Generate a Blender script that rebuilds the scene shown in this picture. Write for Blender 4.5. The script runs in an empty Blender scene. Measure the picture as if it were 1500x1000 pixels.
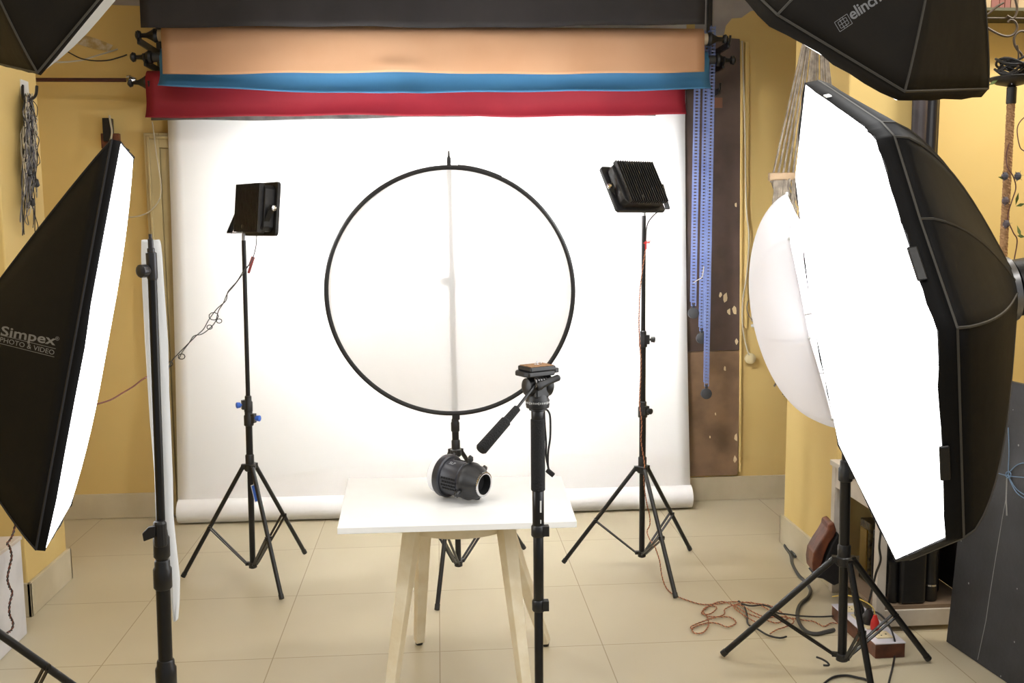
import bpy, bmesh, math, random
from mathutils import Vector, Matrix
from mathutils.bvhtree import BVHTree
random.seed(7)
R = math.radians
V = Vector
sc = bpy.context.scene
COL = sc.collection
# ------------------------------------------------------------------ camera
F, PITCH, YAW, ROLL, H = 1421.34, 0.118095, 0.076063, -0.00811, 1.53854
def cam_axes():
    cy, sy, cp, sp = math.cos(YAW), math.sin(YAW), math.cos(PITCH), math.sin(PITCH)
    fwd = V((sy*cp, cy*cp, -sp)); right = V((cy, -sy, 0)); up = right.cross(fwd)
    c, s = math.cos(ROLL), math.sin(ROLL)
    return c*right+s*up, -s*right+c*up, fwd
CA, CB, CC = cam_axes()
EYE = V((0, 0, H))
def ray(u, v): return CA*((u-750)/F) - CB*((v-500)/F) + CC
def PY(u, v, Y): d = ray(u, v); return EYE + d*(Y/d.y)
def PZ(u, v, Z): d = ray(u, v); return EYE + d*((Z-H)/d.z)
def PX(u, v, X): d = ray(u, v); return EYE + d*(X/d.x)
def PN(u, v, o, n): d = ray(u, v); return EYE + d*((V(o)-EYE).dot(V(n))/d.dot(V(n)))
cam = bpy.data.cameras.new('camera'); co = bpy.data.objects.new('camera', cam); COL.objects.link(co)
cam.sensor_width = 36; cam.lens = F*36/1500; cam.clip_start = .05
M = Matrix((CA, CB, -CC)).transposed().to_4x4(); M.translation = EYE; co.matrix_world = M
sc.camera = co
sc.view_settings.view_transform = 'Standard'; sc.view_settings.look = 'None'
sc.view_settings.gamma = 1; sc.view_settings.use_curve_mapping = False
sc.view_settings.exposure = 0.0
# ------------------------------------------------------------------ materials
def lin(c):
    return tuple(((x/255)/12.92 if x/255 <= .04045 else ((x/255+.055)/1.055)**2.4) for x in c)+(1,)
def mat(name, rgb, rough=.5, metal=0, var=.08, scale=8, bump=0, bscale=60, spec=.5, rgb2=None, emit=0, coat=0):
    m = bpy.data.materials.new(name); m.use_nodes = True
    nt = m.node_tree; b = nt.nodes['Principled BSDF']
    b.inputs['Roughness'].default_value = rough; b.inputs['Metallic'].default_value = metal
    b.inputs['Specular IOR Level'].default_value = spec
    if coat: b.inputs['Coat Weight'].default_value = coat
    tc = nt.nodes.new('ShaderNodeTexCoord'); nz = nt.nodes.new('ShaderNodeTexNoise')
    nz.inputs['Scale'].default_value = scale; nz.inputs['Detail'].default_value = 4
    nt.links.new(tc.outputs['Object'], nz.inputs['Vector'])
    rp = nt.nodes.new('ShaderNodeValToRGB'); c = lin(rgb)
    c2 = lin(rgb2) if rgb2 else tuple(x*(1-var) for x in c[:3])+(1,)
    c1 = c if rgb2 else tuple(min(1, x*(1+var)) for x in c[:3])+(1,)
    rp.color_ramp.elements[0].position = .35; rp.color_ramp.elements[1].position = .65
    rp.color_ramp.elements[0].color = c2; rp.color_ramp.elements[1].color = c1
    nt.links.new(nz.outputs['Fac'], rp.inputs['Fac']); nt.links.new(rp.outputs['Color'], b.inputs['Base Color'])
    if bump:
        n2 = nt.nodes.new('ShaderNodeTexNoise'); n2.inputs['Scale'].default_value = bscale
        nt.links.new(tc.outputs['Object'], n2.inputs['Vector'])
        bp = nt.nodes.new('ShaderNodeBump'); bp.inputs['Strength'].default_value = bump; bp.inputs['Distance'].default_value = .01
        nt.links.new(n2.outputs['Fac'], bp.inputs['Height']); nt.links.new(bp.outputs['Normal'], b.inputs['Normal'])
    if emit:
        b.inputs['Emission Color'].default_value = (1, 1, 1, 1); b.inputs['Emission Strength'].default_value = emit
    return m
def emitter(name, col, s):
    m = bpy.data.materials.new(name); m.use_nodes = True; nt = m.node_tree
    nt.nodes.remove(nt.nodes['Principled BSDF'])
    e = nt.nodes.new('ShaderNodeEmission'); e.inputs['Color'].default_value = (*col, 1)
    # the fabric is slightly uneven over the lamp
    tc = nt.nodes.new('ShaderNodeTexCoord'); nz = nt.nodes.new('ShaderNodeTexNoise'); nz.inputs['Scale'].default_value = 2
    mr = nt.nodes.new('ShaderNodeMapRange'); mr.inputs['To Min'].default_value = s*.9; mr.inputs['To Max'].default_value = s*1.1
    nt.links.new(tc.outputs['Object'], nz.inputs['Vector']); nt.links.new(nz.outputs['Fac'], mr.inputs['Value'])
    nt.links.new(mr.outputs['Result'], e.inputs['Strength'])
    nt.links.new(e.outputs[0], nt.nodes['Material Output'].inputs['Surface']); return m
def translucent(name, rgb, trans=.5, clear=.0):
    m = bpy.data.materials.new(name); m.use_nodes = True; nt = m.node_tree
    nt.nodes.remove(nt.nodes['Principled BSDF'])
    d = nt.nodes.new('ShaderNodeBsdfDiffuse'); t = nt.nodes.new('ShaderNodeBsdfTranslucent'); mx = nt.nodes.new('ShaderNodeMixShader')
    tc = nt.nodes.new('ShaderNodeTexCoord'); nz = nt.nodes.new('ShaderNodeTexNoise'); nz.inputs['Scale'].default_value = 5
    rp = nt.nodes.new('ShaderNodeValToRGB'); c = lin(rgb); rp.color_ramp.elements[0].color = tuple(x*.95 for x in c[:3])+(1,); rp.color_ramp.elements[1].color = c
    nt.links.new(tc.outputs['Object'], nz.inputs['Vector']); nt.links.new(nz.outputs['Fac'], rp.inputs['Fac'])
    nt.links.new(rp.outputs[0], d.inputs[0]); nt.links.new(rp.outputs[0], t.inputs[0])
    mx.inputs[0].default_value = trans; nt.links.new(d.outputs[0], mx.inputs[1]); nt.links.new(t.outputs[0], mx.inputs[2])
    out = mx.outputs[0]
    if clear:
        p = nt.nodes.new('ShaderNodeBsdfTransparent'); m2 = nt.nodes.new('ShaderNodeMixShader'); m2.inputs[0].default_value = clear
        nt.links.new(out, m2.inputs[1]); nt.links.new(p.outputs[0], m2.inputs[2]); out = m2.outputs[0]
    nt.links.new(out, nt.nodes['Material Output'].inputs['Surface']); return m

BLACKP = mat('black_plastic', (19, 19, 21), .42, var=.15, scale=20, bump=.05)
BLACKM = mat('black_painted_metal', (14, 14, 16), .34, .0, var=.15, scale=12, spec=.45)
ALU = mat('dull_aluminium', (150, 150, 152), .35, .9, scale=30)
CHROME = mat('chrome', (215, 215, 218), .15, 1, var=.03)
FOAM = mat('black_foam_grip', (17, 17, 18), .9, bump=.4, bscale=250)
NYLON = mat('black_nylon', (16, 16, 18), .7, var=.2, scale=3, bump=.15, bscale=9, spec=.2)
NYLON2 = mat('dusty_black_nylon', (30, 29, 29), .8, var=.3, scale=3, bump=.2, bscale=14, spec=.2, rgb2=(42, 38, 32))
PIPING = mat('grey_piping', (74, 72, 68), .7)
PIPED = mat('charcoal_piping', (36, 36, 40), .7)
PRINT = mat('grey_print', (128, 130, 134), .6)
BLUEK = mat('blue_plastic', (40, 96, 200), .4)
FLOODM = mat('black_cast_housing', (26, 26, 28), .45, .2, var=.2, scale=40, bump=.1)
DARKHOLE = mat('dark_opening', (5, 5, 6), .9)
LABELW = mat('white_label', (215, 216, 214), .6)
YEL = mat('yellow_wall_paint', (216, 190, 126), .62, var=.06, scale=1.6, bump=.08, bscale=7, rgb2=(210, 182, 117), spec=.3)
PLASTER = mat('grey_plaster', (168, 162, 156), .8, scale=6, rgb2=(150, 143, 138))
SKIRT = mat('skirting_tile', (203, 192, 166), .3, var=.05, scale=5, rgb2=(192, 180, 152))
CEIL = mat('white_ceiling', (232, 230, 224), .8)
PANELD = mat('dark_brown_board', (88, 72, 66), .42, scale=5, bump=.15, bscale=12, rgb2=(70, 58, 54))
PANELL = mat('light_brown_board', (134, 108, 84), .42, scale=6, bump=.15, bscale=12, rgb2=(108, 86, 68))
CREAM = mat('cream_door_paint', (190, 172, 126), .5, scale=5, rgb2=(176, 158, 114))
RUST = mat('maroon_rod', (66, 34, 32), .5, .2, scale=30)
WHITEP = mat('white_backdrop_paper', (238, 238, 238), .75, var=.012, scale=2, spec=.2)
TAN = mat('tan_backdrop_paper', (184, 145, 114), .7, var=.05, scale=3, bump=.12, bscale=6, rgb2=(179, 138, 106), spec=.2)
BLUEP = mat('blue_backdrop_paper', (66, 118, 158), .6, var=.05, scale=4, bump=.1, bscale=6, spec=.25)
REDP = mat('red_backdrop_paper', (132, 32, 43), .6, var=.06, scale=4, bump=.08, bscale=6, spec=.25)
BLKP = mat('black_backdrop_paper', (38, 35, 36), .7, var=.2, scale=3, bump=.25, bscale=8, spec=.3)
GREYP = mat('grey_backdrop_paper', (84, 84, 82), .7, var=.3, scale=12, bump=.2)
CARD = mat('cream_card_core', (190, 176, 150), .7)
TABLEW = mat('white_laminate', (232, 232, 230), .4, var=.015, scale=9, bump=.03)
STOOLW = mat('chipped_cream_paint', (236, 226, 202), .5, scale=14, rgb2=(226, 212, 182), bump=.1)
STOOLB = mat('bare_worn_wood', (90, 74, 58), .7)
SHELFW = mat('white_shelf_paint', (206, 198, 186), .5, scale=10, rgb2=(192, 182, 168))
WOOD = mat('brown_wood', (112, 62, 38), .45, scale=22, rgb2=(78, 42, 28), bump=.1)
WOODO = mat('orange_brown_wood', (150, 78, 42), .4, scale=25, rgb2=(110, 54, 30))
BRASS = mat('worn_brass', (150, 122, 60), .4, .8)
REDK = mat('red_plastic', (196, 40, 36), .4)
SOCK = mat('cream_socket', (222, 208, 170), .5)
CHAINB = mat('blue_chain_plastic', (120, 136, 184), .4, rgb2=(106, 122, 174))
WEIGHT = mat('charcoal_plastic', (52, 54, 58), .5)
ORANGEW = mat('orange_wire', (196, 132, 92), .55)
BROWNW = mat('dark_wire_strand', (110, 60, 44), .55)
BLACKW = mat('black_cable', (28, 27, 28), .5)
WHITEW = mat('off_white_wire', (188, 180, 160), .5)
GREYW = mat('grey_wire', (110, 108, 112), .5)
BLUEW = mat('pale_blue_wire', (110, 140, 170), .5)
ROPE = mat('jute_rope', (176, 138, 98), .9, scale=60, bump=.5, bscale=150, rgb2=(146, 110, 76))
MACR = mat('grey_brown_cotton_cord', (146, 136, 122), .9, scale=40, bump=.4, bscale=120, rgb2=(112, 102, 92))
BAR = mat('weathered_wood_bar', (156, 132, 104), .7, scale=30)
BOARDK = mat('black_board', (40, 41, 44), .55, var=.15, scale=5, bump=.1, rgb2=(52, 53, 57))
IRON = mat('wrought_iron', (78, 66, 52), .6, .3)
LEAFM = mat('green_leaf', (96, 112, 60), .6)
BUD = mat('dried_flower', (96, 82, 84), .8, rgb2=(60, 70, 84))
CURT = mat('dark_satin_cloth', (66, 58, 60), .4, scale=10, rgb2=(40, 36, 38))
CORK = mat('cork_pad', (150, 112, 76), .85, scale=90, rgb2=(124, 92, 60))
BUBBLE = translucent('bubble_wrap', (238, 240, 242), .35, .08)
DIFF = translucent('white_diffusion_fabric', (255, 255, 255), .58, .16)
UMB = translucent('white_umbrella_fabric', (246, 246, 250), .5, .0)
UNLIT = translucent('white_diffuser_cloth', (225, 225, 220), .3)
GLOW = emitter('lit_diffuser', (1, 1, 1), 4.5)
GLOWL = emitter('lit_diffuser_strip', (.98, .99, 1), 6.0)
GLOWT = emitter('lit_diffuser_top', (1, 1, .99), 3.5)
FLOODG = emitter('lit_flood_glass', (1, 1, 1), 215)

def floor_mat():
    m = bpy.data.materials.new('polished_floor_tiles'); m.use_nodes = True; nt = m.node_tree; b = nt.nodes['Principled BSDF']
    N = nt.nodes.new; L = nt.links.new
    tc = N('ShaderNodeTexCoord'); sx = N('ShaderNodeSeparateXYZ'); L(tc.outputs['Object'], sx.inputs[0])
    edges = []; cells = []
    for k, off in (('X', -1.21461), ('Y', 4.59526)):
        a = N('ShaderNodeMath'); a.operation = 'SUBTRACT'; a.inputs[1].default_value = off-6.0; L(sx.outputs[k], a.inputs[0])
        d = N('ShaderNodeMath'); d.operation = 'DIVIDE'; d.inputs[1].default_value = .6; L(a.outputs[0], d.inputs[0])
        fr = N('ShaderNodeMath'); fr.operation = 'FRACT'; L(d.outputs[0], fr.inputs[0])
        fl = N('ShaderNodeMath'); fl.operation = 'FLOOR'; L(d.outputs[0], fl.inputs[0]); cells.append(fl)
        pp = N('ShaderNodeMath'); pp.operation = 'PINGPONG'; pp.inputs[1].default_value = .5; L(fr.outputs[0], pp.inputs[0])
        lt = N('ShaderNodeMath'); lt.operation = 'LESS_THAN'; lt.inputs[1].default_value = .0032; L(pp.outputs[0], lt.inputs[0]); edges.append(lt)
    mx = N('ShaderNodeMath'); mx.operation = 'MAXIMUM'; L(edges[0].outputs[0], mx.inputs[0]); L(edges[1].outputs[0], mx.inputs[1])
    cb = N('ShaderNodeCombineXYZ'); L(cells[0].outputs[0], cb.inputs[0]); L(cells[1].outputs[0], cb.inputs[1])
    wn = N('ShaderNodeTexWhiteNoise'); wn.noise_dimensions = '3D'; L(cb.outputs[0], wn.inputs['Vector'])
    nz = N('ShaderNodeTexNoise'); nz.inputs['Scale'].default_value = 2.0; nz.inputs['Detail'].default_value = 3; L(tc.outputs['Object'], nz.inputs['Vector'])
    ad = N('ShaderNodeMath'); ad.operation = 'MULTIPLY_ADD'; ad.inputs[1].default_value = .35; L(wn.outputs['Value'], ad.inputs[0]); L(nz.outputs['Fac'], ad.inputs[2])
    rp = N('ShaderNodeValToRGB'); rp.color_ramp.elements[0].position = .4; rp.color_ramp.elements[1].position = .95
    rp.color_ramp.elements[0].color = lin((186, 175, 149)); rp.color_ramp.elements[1].color = lin((193, 183, 157)); L(ad.outputs[0], rp.inputs[0])
    mc = N('ShaderNodeMix'); mc.data_type = 'RGBA'; L(mx.outputs[0], mc.inputs['Factor']); L(rp.outputs[0], mc.inputs['A']); mc.inputs['B'].default_value = lin((150, 134, 104))
    L(mc.outputs['Result'], b.inputs['Base Color'])
    n2 = N('ShaderNodeTexNoise'); n2.inputs['Scale'].default_value = 9; L(tc.outputs['Object'], n2.inputs['Vector'])
    mr = N('ShaderNodeMapRange'); mr.inputs['To Min'].default_value = .3; mr.inputs['To Max'].default_value = .36; L(n2.outputs['Fac'], mr.inputs[0]); L(mr.outputs[0], b.inputs['Roughness'])
    b.inputs['Specular IOR Level'].default_value = .4
    return m
FLOOR = floor_mat()

# ------------------------------------------------------------------ mesh builder
def frame_of(axis, up=V((0, 0, 1))):
    a = V(axis).normalized()
    if abs(a.dot(up)) > .98: up = V((0, 1, 0))
    x = up.cross(a).normalized(); y = a.cross(x)
    return x, y, a
class MB:
    def __init__(s): s.bm = bmesh.new()
    def vs(s, pts): return [s.bm.verts.new(V(p)) for p in pts]
    def f(s, v):
        try: return s.bm.faces.new(v)
        except ValueError: return None
    def box(s, lo, hi):
        x0, y0, z0 = lo; x1, y1, z1 = hi
        v = s.vs([(x0,y0,z0),(x1,y0,z0),(x1,y1,z0),(x0,y1,z0),(x0,y0,z1),(x1,y0,z1),(x1,y1,z1),(x0,y1,z1)])
        for q in ((0,3,2,1),(4,5,6,7),(0,1,5,4),(1,2,6,5),(2,3,7,6),(3,0,4,7)): s.f([v[i] for i in q])
        return s
    def obox(s, c, ax, ay, az):   # half vectors
        c, ax, ay, az = V(c), V(ax), V(ay), V(az)
        v = s.vs([c+i*ax+j*ay+k*az for k in (-1,1) for i, j in ((-1,-1),(1,-1),(1,1),(-1,1))])
        for q in ((0,3,2,1),(4,5,6,7),(0,1,5,4),(1,2,6,5),(2,3,7,6),(3,0,4,7)): s.f([v[i] for i in q])
        return s
    def bar(s, a, b, w, t, up=V((0, 0, 1)), taper=1.0):
        x, y, z = frame_of(V(b)-V(a), up); r = []
        for p, k in ((V(a), 1), (V(b), taper)):
            r.append(s.vs([p+x*w*k/2*i+y*t*k/2*j for i, j in ((-1,-1),(1,-1),(1,1),(-1,1))]))
        for i in range(4): s.f([r[0][i], r[0][(i+1)%4], r[1][(i+1)%4], r[1][i]])
        s.f(r[0][::-1]); s.f(r[1]); return s
    def prism(s, pts, off):
        a = s.vs(pts); b = s.vs([V(p)+V(off) for p in pts]); n = len(a)
        s.f(a[::-1]); s.f(b)
        for i in range(n): s.f([a[i], a[(i+1)%n], b[(i+1)%n], b[i]])
        return s
    def tube(s, pts, r, n=8, closed=False):
        pts = [V(p) for p in pts]; N_ = len(pts)
        if N_ < 2: return s
        rr = r if isinstance(r, (list, tuple)) else [r]*N_
        t0 = (pts[1]-pts[0]).normalized(); x, y, _ = frame_of(t0); rings = []
        for i, p in enumerate(pts):
            if closed: t = pts[(i+1)%N_]-pts[i-1]
            else: t = pts[min(i+1, N_-1)]-pts[max(i-1, 0)]
            if t.length < 1e-9: t = t0
            t.normalize(); x = (x-t*x.dot(t))
            if x.length < 1e-6: x = frame_of(t)[0]
            x.normalize(); y = t.cross(x)
            rings.append(s.vs([p+(x*math.cos(2*math.pi*k/n)+y*math.sin(2*math.pi*k/n))*rr[i] for k in range(n)]))
        for i in range(N_ if closed else N_-1):
            a, b = rings[i], rings[(i+1)%N_]
            for k in range(n): s.f([a[k], a[(k+1)%n], b[(k+1)%n], b[k]])
        if not closed: s.f(rings[0][::-1]); s.f(rings[-1])
        return s
    def lathe(s, o, axis, prof, n=24, caps=True):
        x, y, a = frame_of(axis); o = V(o); rings = []
        for t, r in prof:
            r = max(r, 1e-4); rings.append(s.vs([o+a*t+(x*math.cos(2*math.pi*k/n)+y*math.sin(2*math.pi*k/n))*r for k in range(n)]))
        for i in range(len(rings)-1):
            for k in range(n): s.f([rings[i][k], rings[i][(k+1)%n], rings[i+1][(k+1)%n], rings[i+1][k]])
        if caps: s.f(rings[0][::-1]); s.f(rings[-1])
        return s
    def ball(s, c, r, n=8, sc_=(1, 1, 1)):
        prof = [(-math.cos(math.pi*i/n), math.sin(math.pi*i/n)) for i in range(n+1)]
        c = V(c); rings = [s.vs([c+V((math.cos(2*math.pi*k/(n+2))*q*r*sc_[0], math.sin(2*math.pi*k/(n+2))*q*r*sc_[1], t*r*sc_[2])) for k in range(n+2)]) if 0 < i < n else s.vs([c+V((0, 0, t*r*sc_[2]))]) for i, (t, q) in enumerate(prof)]
        m = n+2
        for i in range(n):
            a, b = rings[i], rings[i+1]
            for k in range(m):
                if len(a) == 1: s.f([a[0], b[(k+1)%m], b[k]])
                elif len(b) == 1: s.f([a[k], a[(k+1)%m], b[0]])
                else: s.f([a[k], a[(k+1)%m], b[(k+1)%m], b[k]])
        return s
    def grid(s, fn, nu, nv):
        g = [[s.bm.verts.new(V(fn(i/nu, j/nv))) for j in range(nv+1)] for i in range(nu+1)]
        for i in range(nu):
            for j in range(nv): s.f([g[i][j], g[i+1][j], g[i+1][j+1], g[i][j+1]])
        return s
    def build(s, name, m, parent=None, smooth=True, bevel=0, solid=0, angle=40):
        me = bpy.data.meshes.new(name)
        bmesh.ops.recalc_face_normals(s.bm, faces=s.bm.faces)
        s.bm.to_mesh(me); s.bm.free()
        if smooth:
            me.polygons.foreach_set('use_smooth', [True]*len(me.polygons)); me.set_sharp_from_angle(angle=R(angle))
        o = bpy.data.objects.new(name, me); COL.objects.link(o)
        for mm in (m if isinstance(m, (list, tuple)) else [m]): me.materials.append(mm)
        if bevel:
            b = o.modifiers.new('b', 'BEVEL'); b.width = bevel; b.segments = 2; b.limit_method = 'ANGLE'
        if solid:
            b = o.modifiers.new('s', 'SOLIDIFY'); b.thickness = solid; b.offset = 0
        if parent is not None:
            o.parent = parent
            p = parent; t = V((0, 0, 0))
            while p is not None: t += p.location; p = p.parent
            o.matrix_parent_inverse = Matrix.Translation(-t)
            if parent.type == 'MESH': o.matrix_parent_inverse = Matrix.Identity(4)
        return o
def tag(o, label, cat, group=None, kind=None):
    o['label'] = label; o['category'] = cat
    if group: o['group'] = group
    if kind: o['kind'] = kind
    return o
def thing(name, label, cat, loc, group=None):
    o = bpy.data.objects.new(name, None); COL.objects.link(o); o.location = V(loc); o.empty_display_size = .1
    return tag(o, label, cat, group)
def struct(o): o['kind'] = 'structure'; return o
def smooth_path(pts, n=6):
    pts = [V(p) for p in pts]; out = []
    for i in range(len(pts)-1):
        p0, p1, p2, p3 = pts[max(i-1, 0)], pts[i], pts[i+1], pts[min(i+2, len(pts)-1)]
        for k in range(n):
            t = k/n; out.append(.5*((2*p1)+(p2-p0)*t+(2*p0-5*p1+4*p2-p3)*t*t+(3*p1-p0-3*p2+p3)*t**3))
    out.append(pts[-1]); return out
def resample(pts, step):
    out = [pts[0].copy()]; acc = 0
    for a, b in zip(pts, pts[1:]):
        L = (b-a).length
        if L < 1e-9: continue
        d = step-acc
        while d <= L: out.append(a+(b-a)*(d/L)); d += step
        acc = L-(d-step)
    out.append(pts[-1].copy()); return out
def twisted(pts, r, pitch=.012, sides=6):
    """two strands wound round each other along a path: returns two point lists"""
    p = resample(smooth_path(pts, 8), pitch/5); A = []; B = []
    x = None
    for i, q in enumerate(p):
        t = (p[min(i+1, len(p)-1)]-p[max(i-1, 0)])
        if t.length < 1e-9: continue
        t.normalize()
        x = frame_of(t)[0] if x is None else (x-t*x.dot(t)).normalized(); y = t.cross(x); a = i*2*math.pi/5/1.0*.999
        d = (x*math.cos(a)+y*math.sin(a))*r; A.append(q+d); B.append(q-d)
    return A, B
def text_polys(s, size, bold=0.0, space=1.0):
    cu = bpy.data.curves.new('t', 'FONT'); cu.body = s; cu.size = size; cu.offset = bold; cu.space_character = space; cu.resolution_u = 3
    ob = bpy.data.objects.new('t', cu); COL.objects.link(ob); bpy.context.view_layer.update()
    me = bpy.data.meshes.new_from_object(ob.evaluated_get(bpy.context.evaluated_depsgraph_get()))
    bpy.data.objects.remove(ob); bpy.data.curves.remove(cu)
    vs = [v.co.copy() for v in me.vertices]; fs = [list(p.vertices) for p in me.polygons]
    bpy.data.meshes.remove(me); return vs, fs
def decal(name, items, bvh, m, parent, off=.0015):
    """lettering laid onto the surface it is printed on; items = (verts 2D, faces, fn(x,y)->(u,v))"""
    b = MB()
    for vs, fs, fn in items:
        out = []
        for p in vs:
            u, w = fn(p.x, p.y); d = ray(u, w).normalized(); h = bvh.ray_cast(EYE, d)
            out.append(b.bm.verts.new((h[0]-d*off) if h[0] is not None else (EYE+d*2)) if h[0] is not None else None)
        for f_ in fs:
            q = [out[i] for i in f_]
            if all(x is not None for x in q): b.f(q)
    return b.build(name, m, parent, smooth=False)
def affine(o, ex, ey): return lambda x, y: (o[0]+x*ex[0]+y*ey[0], o[1]+x*ex[1]+y*ey[1])

# ------------------------------------------------------------------ the room
WY = 5.22
struct(MB().box((-2.3, -1.2, -.1), (3.4, 5.4, 0)).build('floor', FLOOR, smooth=False))
struct(MB().box((-2.3, -.6, 3.05), (3.4, 5.4, 3.15)).build('ceiling', CEIL, smooth=False))
struct(MB().box((-2.2, WY, 0), (3.4, WY+.15, 3.05)).build('wall_back', YEL, smooth=False))
struct(MB().box((-2.25, -.6, 0), (-2.1, WY, 3.05)).build('wall_left', YEL, smooth=False))
struct(MB().box((3.2, -.6, 0), (3.35, WY, 3.05)).build('wall_right', YEL, smooth=False))
w = struct(MB().box((-2.1, 3.88, 0), (-1.655, 4.29, 3.05)).build('wall_left_pier', YEL, smooth=False, bevel=.006))
w = struct(MB().box((1.655, 3.86, 0), (2.0, 4.46, 3.05)).build('wall_right_pier', YEL, smooth=False, bevel=.006))
struct(MB().box((2.0, 4.1, 0), (3.2, 4.22, 3.05)).build('wall_right_alcove', YEL, smooth=False))
def skirt(name, lo, hi): return struct(MB().box(lo, hi).build(name, SKIRT, smooth=False, bevel=.004))
skirt('baseboard_back', (-2.1, WY-.014, 0), (3.2, WY, .135))
b = MB(); b.box((-1.655, 3.866, 0), (-1.64, 4.304, .14)); b.box((-2.1, 3.866, 0), (-1.64, 3.88, .14)); b.box((-2.1, 4.29, 0), (-1.64, 4.304, .14))
struct(b.build('baseboard_left', SKIRT, smooth=False, bevel=.003))
b = MB(); b.box((1.64, 3.846, 0), (1.655, 4.474, .14)); b.box((1.64, 3.846, 0), (2.0, 3.86, .14)); b.box((1.64, 4.46, 0), (2.0, 4.474, .14))
struct(b.build('baseboard_right', SKIRT, smooth=False, bevel=.003))
# bare plaster where the paint stops on the back wall (top right and top left)
def wallpoly(px, name, m, th=.003, y=WY, kind=True):
    pts = [PY(u, v, y) for u, v in px]; o = MB().prism([V((p.x, y, p.z)) for p in pts], (0, -th, 0)).build(name, m, smooth=False)
    return struct(o) if kind else o
wallpoly([(1018, -60), (1180, -60), (1160, 12), (1118, 14), (1100, 16), (1086, 26), (1072, 27), (1063, 38), (1060, 52), (1034, 53), (1018, 50)], 'trim_1', PLASTER)
wallpoly([(110, -60), (260, -60), (262, 10), (215, 9), (160, 7), (130, 8), (110, 2)], 'trim_2', PLASTER)
# brown board on the back wall: dark upper, lighter lower piece
wallpoly([(985, 54), (1030, 54), (1082, 58), (1084, 300), (1083, 512), (985, 515)], 'trim_3', PANELD, .02)
wallpoly([(985, 516), (1083, 513), (1081, 610), (1079, 694), (985, 697)], 'trim_4', PANELL, .018)
b = MB()
for px in ([(1083, 60), (1087, 60), (1084, 690), (1081, 690)], [(1090, 62), (1096, 62), (1093, 480), (1089, 480)]):
    pts = [PY(u, v, WY) for u, v in px]; b.prism([V((p.x, WY, p.z)) for p in pts], (0, -.022, 0))
struct(b.build('trim_5', YEL, smooth=False, bevel=.002))
# chips of paint on the board
b = MB()
for cx, cy, s_ in ((1062, 436, 10), (1068, 456, 6), (1076, 455, 9), (1079, 500, 5), (1062, 540, 4), (1078, 640, 7), (1078, 300, 4), (1055, 432, 5), (1077, 672, 6), (1040, 640, 3), (1048, 606, 2.5)):
    P = [PY(cx+s_*.5*random.uniform(.5, 1.1)*math.cos(a), cy+s_*random.uniform(.5, 1.1)*math.sin(a), WY-.02) for a in [i*.9 for i in range(7)]]
    b.prism([V((p.x, WY-.018, p.z)) for p in P], (0, -.0035, 0))
o = b.build('paint_chip', mat('pale_paint', (214, 196, 158), .7), smooth=False); o.name = 'trim_6'; struct(o)
b = MB()
for a in ((1044, 143, 1058, 158),):
    P = [PY(u, v, WY-.02) for u, v in ((a[0], a[1]), (a[2], a[1]), (a[2], a[3]), (a[0], a[3]))]
    b.prism([V((p.x, WY-.019, p.z)) for p in P], (0, -.005, 0))
o = b.build('trim_7', mat('brown_patch', (112, 74, 56), .6), smooth=False); struct(o)
# door left of the backdrop
d = thing('door_1', 'cream painted panelled door in its frame, left behind the white backdrop', 'door', (-1.3, WY, 0)); d['kind'] = 'structure'
pt = PY(211, 195, WY-.03); x0 = pt.x; zt = pt.z; x1 = x0+.86
b = MB()
b.box((x0, WY-.045, .02), (x0+.075, WY-.001, zt)); b.box((x0+.075, WY-.045, zt-.075), (x1-.075, WY-.001, zt)); b.box((x1-.075, WY-.045, .02), (x1, WY-.001, zt))
b.box((x0+.016, WY-.055, .02), (x0+.03, WY-.0451, zt-.015)); b.box((x0+.03, WY-.055, zt-.03), (x1-.016, WY-.0451, zt-.015))
b.build('door_frame', CREAM, d, smooth=False, bevel=.003)
b = MB(); b.box((x0+.076, WY-.03, .02), (x1-.076, WY-.005, zt-.076))
for za, zb in ((.2, .85), (1.0, zt-.2)):
    for xa in (x0+.15, x0+.47): b.box((xa, WY-.037, za), (xa+.012, WY-.0301, zb)); b.box((xa+.23, WY-.037, za), (xa+.242, WY-.0301, zb)); b.box((xa, WY-.037, za), (xa+.24, WY-.03, za+.012)); b.box((xa, WY-.037, zb-.012), (xa+.24, WY-.03, zb))
b.build('door_leaf', CREAM, d, smooth=False, bevel=.002)

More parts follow.
